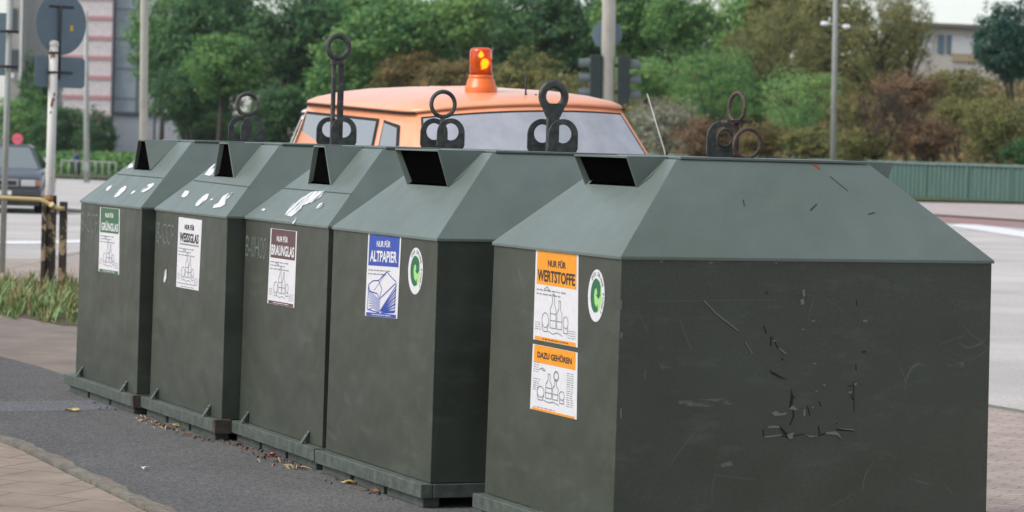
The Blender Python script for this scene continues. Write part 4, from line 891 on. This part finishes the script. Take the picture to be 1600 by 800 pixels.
for k in range(5): MB().box(1.5+k*2.6,2.5+k*2.6,-.05,.02,1.6,2.8).build('window','dark_window',rt)
# house on the hill
mat('cream_wall',(.55,.51,.45),rough=.8,var=.05,scale=2); mat('eaves',(.16,.15,.14),rough=.7); mat('white_board',(.66,.64,.62),rough=.7,var=.06,scale=8,stretch=(.2,.2,6)); mat('blue_door',(.10,.17,.22),rough=.4); mat('tan_plinth',(.42,.33,.2),rough=.8)
Y=175; a=at(1405,92,Y); b=at(1620,92,Y); s=Y/4500
hs=thing('hill_house',(a.x,a.y,a.z-2.5),(0,R(.8),0),'low cream house with a flat dark eaves line on the hilltop at right','house'); w_=b.x-a.x; hh_=52*s+2.5
MB().box(0,w_,0,8,0,hh_).build('wall','cream_wall',hs); MB().box(-.4,w_+.4,-.5,8.5,hh_,hh_+.22).build('roof','eaves',hs)
z0_=2.5+12*s
m=MB(); m.box((1432-1405)*s,(1455-1405)*s,-.06,-.0,z0_,z0_+27*s); m.build('cladding','white_board',hs); m=MB(); m.box((1484-1405)*s,(1518-1405)*s,-.06,-.0,z0_,z0_+27*s); m.build('cladding','white_board',hs)
for x0_,x1_ in ((1422,1430),(1463,1472),(1477,1484),(1520,1528)):
    MB().box((x0_-1405)*s,(x1_-1405)*s,-.09,.0,z0_,z0_+28*s).build('window','blue_door',hs)
MB().box((1486-1405)*s,(1560-1405)*s,-.1,.0,z0_-12*s,z0_-.03).build('plinth','tan_plinth',hs)
#SPLIT3
# ------------------------------------------------------------------ vegetation
mat('bark',(.07,.055,.04),rough=.9,var=.3,scale=6)
leaf_mat('leaf_dark',(.0319,.0887,.0496),(.0567,.1455,.0638),(.1331,.2483,.0799))
leaf_mat('leaf_mid',(.0605,.1623,.0649),(.1082,.2596,.0865),(.2812,.4326,.1298))
leaf_mat('leaf_light',(.1082,.2380,.0865),(.1838,.3461,.1189),(.3677,.5192,.1623))
leaf_mat('leaf_olive',(.0929,.1268,.0507),(.1775,.2028,.0761),(.3549,.2958,.1014))
leaf_mat('leaf_brown',(.10,.09,.05),(.21,.14,.08),(.34,.20,.11))
leaf_mat('leaf_orange',(.10,.12,.045),(.19,.17,.07),(.34,.22,.085))
leaf_mat('leaf_blue',(.0203,.0676,.0507),(.0338,.1048,.0761),(.0761,.1690,.1014))
leaf_mat('leaf_grey',(.1690,.2028,.1352),(.2704,.2788,.2028),(.4056,.3887,.2873))
CR={}
def crown_mesh(key,seed,nclump,per,leaf,csz,sq=1.0,elong=1.0,droop=0):
    r=random.Random(seed); vs=[];fs=[]
    lob=[(Vector((r.uniform(-1,1),r.uniform(-1,1),r.uniform(-.8,1))).normalized(),r.uniform(.75,1.18)) for _ in range(11)]
    for c_ in range(nclump):
        d=Vector((r.gauss(0,1),r.gauss(0,1),r.gauss(0,1))).normalized()
        rad=.72
        for l,w in lob:
            k=max(0,d.dot(l)); rad=max(rad,w*k**1.5)
        rr=rad*(r.random()**.33); ce=Vector((d.x*rr,d.y*rr,d.z*rr*sq)); cs=csz*r.uniform(.6,1.4)
        out=ce.normalized() if ce.length>.01 else Vector((0,0,1))
        for _ in range(per):
            o=Vector((r.gauss(0,1),r.gauss(0,1),r.gauss(0,.6)))*cs*.5; p=ce+o-Vector((0,0,droop*abs(r.gauss(0,1))*cs))
            n=(out*.7+Vector((r.gauss(0,.6),r.gauss(0,.6),r.gauss(0,.6)+.5))).normalized(); a=n.orthogonal().normalized(); a.rotate(Matrix.Rotation(r.uniform(0,6.28),3,n)); b_=n.cross(a); L_=leaf*r.uniform(.6,1.5); W_=L_*.55/elong
            i=len(vs); vs+=[p-a*L_*.5,p+b_*W_*.5,p+a*L_*.5,p-b_*W_*.5]; fs.append((i,i+1,i+2,i+3))
    me=bpy.data.meshes.new(key); me.from_pydata(vs,[],fs); me.update(); CR[key]=me
crown_mesh('bushy_a',1,300,34,.078,.17); crown_mesh('bushy_b',2,320,34,.07,.15); crown_mesh('bushy_c',9,280,36,.075,.2)
crown_mesh('open_a',3,210,34,.055,.17,elong=1.3); crown_mesh('open_b',4,190,34,.055,.2,elong=1.3)
crown_mesh('shrub_a',5,200,34,.075,.18,sq=.8); crown_mesh('shrub_b',6,200,34,.07,.16,sq=.8); crown_mesh('thin',8,110,34,.045,.2,elong=1.8); crown_mesh('feather',12,330,30,.06,.13,elong=2.2,droop=.5)
TN={'bushy_a':0}
def tree(name,px,pyc,Y,rpx,hpx,key,ma,label,cat,group=None,seed=0,show_limbs=False):
    g=atX(px,Y); zb=ground_h(g.x,g.y); c_=at(px,pyc,Y); s=Y/4500; rx=rpx*s; rz=hpx*s
    rt=thing(name,(c_.x,Y,zb-.1),(0,0,0),label,cat,group)
    zc_=c_.z-zb
    me=CR[key]
    o=bpy.data.objects.new('crown',me.copy() if me.materials and me.materials[0]!=MATS[ma] else me); 
    if not o.data.materials: o.data.materials.append(MATS[ma])
    elif o.data.materials[0]!=MATS[ma]: o.data.materials[0]=MATS[ma]
    COL.objects.link(o); o.parent=rt; o.location=(0,0,zc_); o.scale=(rx,rx*.8,rz); o.rotation_euler=(0,0,seed*1.3)
    r=random.Random(seed); m=MB(); th_=max(.05,rx*.05)
    base_=Vector((r.uniform(-.2,.2)*rx,0,-.3)); top=Vector((0,0,max(zc_,.5)))
    m.tube([base_,base_.lerp(top,.5)+Vector((r.uniform(-.1,.1)*rx,0,0)),top],[th_*1.3,th_,th_*.6],8)
    for k in range(7 if not show_limbs else 22):
        a=r.uniform(0,6.28); el=r.uniform(.15,1.2); st=base_.lerp(top,r.uniform(.45,1)); ln=r.uniform(.6,.98)
        e=Vector((math.cos(a)*math.cos(el)*rx*ln,math.sin(a)*math.cos(el)*rx*ln*.8,zc_-st.z+math.sin(el)*rz*ln-rz*.15))
        m.tube([st,st+e*.5+Vector((0,0,.08*rz)),st+e],[th_*.5,th_*.3,th_*.08],6)
    m.build('trunk','bark',rt); return rt
# (px, centre y, distance, half width px, half height px, mesh, leaves, kind)
T=[
 (330,80,205,115,125,'bushy_a','leaf_dark','tall dark green tree at the left of the wooded bank, behind the first containers'),
 (285,150,196,62,62,'bushy_b','leaf_dark','low dark green tree hanging over the blank lilac wall'),
 (350,95,192,80,62,'bushy_c','leaf_mid','mid green bough-heavy tree behind the left-most lifting ring'),
 (455,50,200,115,95,'bushy_b','leaf_dark','deep green tree crown left of the raised lifting rod, reaching the top edge'),
 (545,120,180,85,75,'bushy_a','leaf_mid','mid green tree directly behind the raised lifting rod'),
 (440,175,185,80,60,'bushy_c','leaf_dark','dark low tree behind the first two lifting rings'),
 (640,45,178,115,75,'bushy_b','leaf_mid','mid green tree above the left end of the orange roof'),
 (735,20,176,75,70,'bushy_a','leaf_light','light green tree crown at the top edge left of the beacon'),
 (850,35,172,100,80,'bushy_c','leaf_dark','dark green tree behind the beacon and concrete mast'),
 (985,25,165,85,80,'bushy_a','leaf_mid','green tree right behind the round sign on the concrete mast'),
 (1065,25,160,75,75,'bushy_b','leaf_mid','green tree at the top edge right of the traffic light'),
 (1115,120,138,90,75,'feather','leaf_mid','feathery green tree above the rusty lifting ring'),
 (1215,55,145,110,80,'feather','leaf_olive','wide olive tree left of the slim street lamp'),
 (1250,150,132,80,60,'open_a','leaf_light','thin pale green tree low beside the slim street lamp'),
 (1375,60,150,85,85,'open_b','leaf_olive','sparse olive tree with bare limbs right of the slim street lamp'),
 (1425,50,152,50,75,'open_a','leaf_olive','thin half-bare tree in front of the hilltop house'),
 (1580,62,140,68,84,'bushy_b','leaf_blue','dark blue-green tree at the right edge beside the hilltop house'),
 (640,112,175,75,45,'shrub_a','leaf_orange','tree with orange and olive leaves behind the orange roof'),
 (250,60,240,70,110,'bushy_b','leaf_mid','dark green back tree left of the wooded bank, beside the glass tower'),
 (345,25,235,100,90,'bushy_c','leaf_dark','back row tree at the top edge above the left-most lifting ring'),
 (480,110,225,110,110,'bushy_a','leaf_dark','back row tree filling the wood left of the raised rod'),
 (560,15,215,100,90,'bushy_c','leaf_mid','back row tree at the top edge above the raised rod'),
 (610,120,205,100,90,'bushy_b','leaf_dark','back row dark tree between raised rod and beacon'),
 (700,60,200,90,90,'bushy_c','leaf_mid','back row tree above and left of the beacon'),
 (780,60,195,90,100,'bushy_b','leaf_dark','back row dark tree straight above the beacon'),
 (900,70,190,90,100,'bushy_a','leaf_dark','back row dark tree behind the traffic signal heads'),
 (1020,70,185,90,90,'bushy_c','leaf_mid','back row tree right of the traffic signal heads'),
 (1140,40,180,95,80,'bushy_b','leaf_light','back row light green tree left of the slim street lamp'),
 (1180,150,165,110,90,'bushy_a','leaf_mid','back row tree behind the rusty lifting ring'),
 (1230,20,178,85,70,'bushy_b','leaf_olive','back row olive tree at the top edge left of the slim street lamp'),
 (1310,30,172,75,70,'bushy_b','leaf_olive','back row olive tree directly behind the twin lamp heads'),
 (1360,110,160,80,60,'bushy_a','leaf_olive','back row olive tree right of the slim lamp, mid height'),
 (1400,20,165,45,55,'open_a','leaf_olive','thin olive tree at the top edge left of the hilltop house'),
]
for i,t in enumerate(T):
    tree('tree',t[0],t[1],t[2],t[3],t[4],t[5],t[6],t[7],'tree','trees on the wooded bank',seed=i+1,show_limbs=t[5] in('open_b','thin','open_a'))
S=[
 (700,135,160,75,60,'bushy_c','leaf_orange','orange-tinged shrub behind the orange roof, left of the beacon'),
 (820,125,155,75,52,'bushy_a','leaf_olive','olive shrub just right of the beacon'),
 (590,175,172,90,55,'shrub_b','leaf_olive','olive green shrub behind the left end of the orange roof'),
 (890,150,150,70,55,'shrub_a','leaf_olive','olive-brown shrub left of the traffic signal heads'),
 (1010,120,142,75,50,'shrub_b','leaf_light','light green shrub right of the traffic signal heads'),
 (1040,200,128,70,65,'shrub_a','leaf_grey','grey-green shrub beside the van’s whip aerial'),
 (1110,215,124,65,50,'shrub_b','leaf_brown','dull brown shrub behind the rusty lifting ring'),
 (1190,215,122,62,42,'shrub_a','leaf_orange','orange-brown shrub right of the rusty loose ring'),
 (1270,220,120,60,42,'shrub_b','leaf_olive','olive shrub at the foot of the slim street lamp'),
 (1345,180,124,60,60,'shrub_b','leaf_olive','dull olive shrub just right of the slim street lamp'),
 (1420,145,128,70,50,'shrub_a','leaf_brown','reddish brown shrub below the hilltop house'),
 (1340,225,116,60,38,'shrub_a','leaf_olive','olive shrub above the parapet, right of the slim street lamp'),
 (1445,215,116,70,50,'shrub_a','leaf_brown','large rusty brown shrub above the green parapet'),
 (1495,130,132,60,40,'shrub_b','leaf_olive','olive scrub below the right end of the hilltop house'),
 (1560,200,120,75,75,'shrub_b','leaf_olive','yellow-green shrub at the right edge above the parapet'),
 (1500,180,124,50,50,'shrub_a','leaf_olive','small olive shrub between brown scrub and yellow-green shrub'),
 (1610,235,114,60,35,'shrub_a','leaf_dark','low dark green bush at the right edge by the parapet'),
 (1240,190,126,60,50,'feather','leaf_mid','green bush left of the slim street lamp, above the orange-brown shrub'),
 (960,190,138,70,60,'shrub_b','leaf_olive','olive bush at the foot of the concrete mast'),
 (100,205,230,75,55,'bushy_c','leaf_dark','dark bush behind the white post and railing'),
 (35,195,235,60,60,'bushy_b','leaf_mid','green bush behind the round red sign'),
 (152,215,225,42,50,'bushy_a','leaf_dark','dark bush right of the thin grey lamp column'),
 (60,140,240,45,60,'bushy_a','leaf_dark','dark tree rising in front of the striped building'),
 (320,205,200,60,45,'bushy_b','leaf_dark','low dark bush between the first container roof and its lifting ring'),
 (405,205,196,60,45,'bushy_c','leaf_dark','low dark bush behind the left-most lifting ring'),
 (245,105,205,32,60,'bushy_a','leaf_dark','dark leafy bough cluster just right of the pale lamp column'),
 (400,95,215,55,55,'bushy_a','leaf_dark','dark tree filling the gap above the left-most lifting ring'),
 (330,160,222,60,50,'bushy_c','leaf_dark','dark background bush left of the left-most lifting ring'),
 (760,130,165,50,45,'bushy_b','leaf_olive','olive shrub directly behind the amber beacon'),
 (1085,110,160,50,60,'bushy_a','leaf_light','light green bush between the mast and the rusty lifting ring'),
 (1300,150,150,60,55,'bushy_b','leaf_olive','olive bush directly behind the slim street lamp'),
 (1275,85,160,55,50,'bushy_b','leaf_olive','olive tree-like bush filling the gap left of the twin lamp heads'),
 (1190,90,165,50,50,'bushy_a','leaf_olive','olive tree-like bush above the rusty lifting ring'),
]
for i,t in enumerate(S):
    tree('shrub',t[0],t[1],t[2],t[3],t[4],t[5],t[6],t[7],'shrub','shrubs and bushes in the background',seed=i+40,show_limbs=(t[6]=='leaf_brown'))
for i,(x,y,r_,h_) in enumerate([(9,-13,4.2,5.5),(17,-9,4.5,6),(25,-3,4.5,6),(1,-16,4,5.5),(33,5,4.5,6),(-24,33,4.5,5),(-33,44,5.5,6),(-30,24,4,5)]):  # unseen trees, added to darken the container faces and window reflections
    rt=thing('tree',(x,y,0),(0,0,0),'broad green tree added out of view to darken reflections','tree','trees added out of view for reflections')
    o=bpy.data.objects.new('crown',CR['bushy_a']); COL.objects.link(o); o.parent=rt; o.location=(0,0,h_); o.scale=(r_,r_,r_*1.0); o.rotation_euler=(0,0,i)
    MB().tube([(0,0,-.1),(0,0,h_)],[.2,.12],8).build('trunk','bark',rt)
# bare twiggy tree right of the street lamp
g=atX(1365,116); zb=ground_h(g.x,g.y); bt_=thing('bare_tree',(g.x,g.y,zb-.2),(0,0,0),'nearly leafless dark tree with forking limbs right of the slim street lamp','tree'); r=random.Random(21); m=MB()
s=116/4500
def branch(p,d,l,th_,dep):
    q=p+d*l*.5+Vector((r.gauss(0,.05),0,0))*l; e=p+d*l; m.tube([p,q,e],[th_,th_*.85,th_*.6],6,cap=False)
    if dep:
        for _ in range(3 if dep>1 else 4):
            nd_=(d+Vector((r.gauss(0,.45),r.gauss(0,.3),r.gauss(.05,.3)))).normalized(); branch(e,nd_,l*r.uniform(.6,.85),th_*.6,dep-1)
branch(Vector((0,0,0)),Vector((.02,0,1)).normalized(),1.6,.13,5); m.build('trunk','bark',bt_)
tw=bpy.data.objects.new('crown',CR['thin'].copy()); tw.data.materials.clear(); tw.data.materials.append(MATS['leaf_brown']); COL.objects.link(tw); tw.parent=bt_; tw.location=(0,0,3.4); tw.scale=(1.9,1.3,2.0)
# hedge along the far verge
def leafbox(name,a,b,wd,h,n,sz,ma,label,cat,kind=None,z0_=0):
    r=random.Random(5); mm=MB(); d=b-a; Ln=d.length; t=d.normalized(); nn=Vector((-t.y,t.x,0))
    for _ in range(n):
        p=a+t*r.uniform(0,Ln)+nn*r.gauss(0,wd*.4)+Vector((0,0,z0_+h*(r.random()**.6)*(1+.12*math.sin(Ln*r.random()))))
        q=Vector((r.gauss(0,1),r.gauss(0,1),r.gauss(0,1))).normalized()*sz; w=q.orthogonal().normalized()*sz*.6; mm.add([p-q,p+w,p+q,p-w],[(0,1,2,3)])
    o=mm.build(name,ma,fix=False); tag(o,label,cat); 
    if kind: o['kind']=kind
    return o
a=G(20,276); b=G(420,292); a=Vector((a.x-1,a.y+16,a.z)); b=Vector((b.x,b.y+22,b.z))
leafbox('hedge',a,b,1.3,1.5,9000,.16,'leaf_mid','clipped green hedge running behind the far guard railing','hedge')
# understorey that reads as one mass
def scrub(name,pxs,n,ma,label,sz):
    r=random.Random(11); mm=MB()
    for _ in range(n):
        px=r.uniform(*pxs); v=r.uniform(58.5,104); k=(px-800)/4500; Y=(v+4.92+1.0)/(.919*k+.393); x_=k*Y; z=ground_h(x_,Y)+abs(r.gauss(0,.7)); p=Vector((x_,Y,z))
        q=Vector((r.gauss(0,1),r.gauss(0,1),r.gauss(0,1))).normalized()*sz; w=q.orthogonal().normalized()*sz*.6; mm.add([p-q,p+w,p+q,p-w],[(0,1,2,3)])
    o=mm.build(name,ma,fix=False); tag(o,label,'scrub'); o['kind']='stuff'; return o
scrub('scrub',(820,1700),26000,'leaf_olive','low olive scrub covering the slope behind the parapet',.17)
scrub('dry_scrub',(1150,1700),15000,'leaf_brown','dry brown undergrowth on the slope behind the parapet',.17)
# grass strip with weeds
mat('grass_blade',(.09,.17,.04),rough=.7,col2=(.28,.36,.12),scale=7); mat('dry_blade',(.30,.23,.10),rough=.8,var=.3,scale=8); mat('weed_leaf',(.16,.26,.09),rough=.6,var=.3,scale=9)
def grass(name,ma,n,h0,h1,wd,seed,label,cl=None):
    r=random.Random(seed); mm=MB(); done=0
    edge=lambda px:498+.12*px+5*math.sin(px*.11)+3*math.sin(px*.31)
    while done<n:
        px=r.uniform(-80,130); py=r.uniform(455,edge(px) if px>0 else 496)
        if cl and math.sin(px*.19+py*.13+seed)<r.uniform(-1.0,.6): continue
        p=G(px,py); p.z=.036; a=r.uniform(0,6.28); h=r.uniform(h0,h1)*(.6 if py>498 else 1); ln=Vector((math.cos(a),math.sin(a),0)); b_=Vector((-ln.y,ln.x,0))*wd*r.uniform(.6,1.4); le=r.uniform(.1,.9)*h
        mm.add([p-b_,p+b_,p+b_*.8+ln*le*.35+Vector((0,0,h*.6)),p-b_*.8+ln*le*.35+Vector((0,0,h*.6)),p+ln*le+Vector((0,0,h))],[(0,1,2,3),(3,2,4)]); done+=1
    o=mm.build(name,ma,fix=False); tag(o,label,'grass'); o['kind']='stuff'
grass('grass','grass_blade',4200,.03,.15,.005,1,'ragged green grass growing along the foot of the barrier',cl=1)
grass('weeds','weed_leaf',1500,.04,.22,.011,2,'broad-leaved weeds growing in the grass strip',cl=1)
grass('dry_grass','dry_blade',1400,.04,.30,.0035,3,'dry straw-coloured grass stalks in the grass strip',cl=1)
# ------------------------------------------------------------------ litter
mat('leaf_yellow',(.42,.34,.12),rough=.7,var=.3,scale=60); mat('leaf_rust',(.22,.09,.04),rough=.8,var=.4,scale=50); mat('litter_brown',(.10,.06,.04),rough=.9,var=.6,scale=30); mat('straw',(.38,.30,.18),rough=.8); mat('scrap_white',(.7,.7,.72),rough=.6)
def fallen(px,py,sz,ma,label,name='fallen_leaf',cat='leaf',rz=0,group='leaves lying on the asphalt'):
    p=G(px,py); m=MB(); r=random.Random(int(px*7)); n=10; vs=[(0,0,.018)]
    for k in range(n):
        a=2*math.pi*k/n; rr=sz*(1 if k%2 else .62)*r.uniform(.7,1.1); vs.append((rr*math.cos(a)*1.3,rr*math.sin(a)*.8,r.uniform(.002,.02)))
    m.add(vs,[(0,1+k,1+(k+1)%n) for k in range(n)]); o=m.build(name,ma,solid=.001,fix=False); o.location=(p.x,p.y,.037); o.rotation_euler=(0,0,rz); tag(o,label,cat,group)
fallen(112,652,.05,'leaf_yellow','pale yellow leaf lying alone on the asphalt at far left')
fallen(278,677,.055,'leaf_yellow','pale yellow leaf on the asphalt below the second container')
fallen(545,767,.035,'leaf_yellow','yellow crumpled leaf on the asphalt left of the blue container base')
fallen(553,769,.03,'leaf_rust','brown leaf touching the yellow leaf on the asphalt')
fallen(582,782,.035,'leaf_rust','reddish brown leaf on the asphalt near the bottom edge')
fallen(445,722,.05,'leaf_yellow','yellow leaf at the end of the litter below the brown glass container')
fallen(228,746,.018,'scrap_white','tiny white paper scrap on the asphalt','paper_scrap','litter',0,None)
fallen(583,767,.025,'scrap_white','small pale scrap on the asphalt beside the fallen leaves','paper_scrap','litter',0,None)
fallen(426,724,.025,'pink_red','small pink scrap below the brown glass container','paper_scrap','litter',0,None)
# litter line against the skids
r=random.Random(8); m=MB()
def inrow(c,x,y): return c.mw@Vector((x,y,.037))
for ci,n,x0_,x1_,ma_ in ((1,110,-.6,.75,0),(2,170,-.68,.7,0),(0,14,-.2,.6,0),(3,25,-.6,.5,0)):
    c=CS[ci]
    for _ in range(n):
        p=inrow(c,r.uniform(x0_,x1_),-.06-abs(r.gauss(0,.05))); sz=r.uniform(.004,.014); q=Vector((r.gauss(0,1),r.gauss(0,1),r.gauss(0,.4))).normalized()*sz; w=q.orthogonal().normalized()*sz*.7; p.z+=sz*.5; m.add([p-q,p+w,p+q,p-w],[(0,1,2,3)])
o=m.build('leaf_litter','litter_brown',fix=False); tag(o,'brown leaf crumbs gathered along the foot of the containers','litter'); o['kind']='stuff'
m=MB()
for ci,n in ((1,16),(2,10)):
    c=CS[ci]
    for _ in range(n):
        p=inrow(c,r.uniform(-.62,.2) if ci==1 else r.uniform(.2,.6),-.08-abs(r.gauss(0,.06))); a=r.uniform(-.5,.5); d=(U*math.cos(a)+V*math.sin(a))*r.uniform(.04,.14); m.tube([p,p+d*.5+Vector((0,0,r.uniform(0,.02))),p+d],.003,5)
o=m.build('straw_litter','straw'); tag(o,'straw-coloured twigs lying at the foot of the containers','litter'); o['kind']='stuff'
# ------------------------------------------------------------------ light
w=bpy.data.worlds.new('World'); scn.world=w; w.use_nodes=True; nt=w.node_tree; bg=nt.nodes['Background']
sk=nt.nodes.new('ShaderNodeTexSky'); sk.sky_type='NISHITA'; sk.sun_disc=False; SE=R(SEL); SA=math.atan2(-.92,-.39)
sk.sun_elevation=SE; sk.sun_rotation=SA%(2*math.pi); sk.air_density=AIR; sk.dust_density=DUST; sk.ozone_density=1.0
hsv=nt.nodes.new('ShaderNodeHueSaturation'); hsv.inputs['Saturation'].default_value=.5; nt.links.new(sk.outputs[0],hsv.inputs['Color']); nt.links.new(hsv.outputs[0],bg.inputs[0]); bg.inputs[1].default_value=STR
ld=bpy.data.lights.new('sun','SUN'); ld.energy=1.5; ld.angle=R(35); ld.color=(1,.96,.9); lo=bpy.data.objects.new('sun',ld); COL.objects.link(lo)
sd=Vector((math.sin(SA)*math.cos(SE),math.cos(SA)*math.cos(SE),math.sin(SE))); lo.rotation_euler=sd.to_track_quat('Z','Y').to_euler(); lo.location=(-20,-20,40)
vs_=scn.view_settings; vs_.view_transform='Standard'; vs_.look='None'; vs_.gamma=1; vs_.exposure=EXPO; vs_.use_curve_mapping=False
scn.cycles.max_bounces=6; scn.cycles.transparent_max_bounces=8

hb=bpy.data.materials.new('haze_air'); hb.use_nodes=True; n_=hb.node_tree; 
for q in list(n_.nodes): n_.nodes.remove(q)
ho=n_.nodes.new('ShaderNodeOutputMaterial'); pv=n_.nodes.new('ShaderNodeVolumePrincipled'); pv.inputs['Color'].default_value=(.93,.95,.97,1); pv.inputs['Density'].default_value=.00011; n_.links.new(pv.outputs[0],ho.inputs['Volume'])
MATS['haze_air']=hb
hz_=MB().box(-1600,1600,-200,3300,-4.5,75).build('haze','haze_air'); hz_['kind']='stuff'; hz_['label']='thin pale haze in the air over the street'
scn.cycles.volume_bounces=0
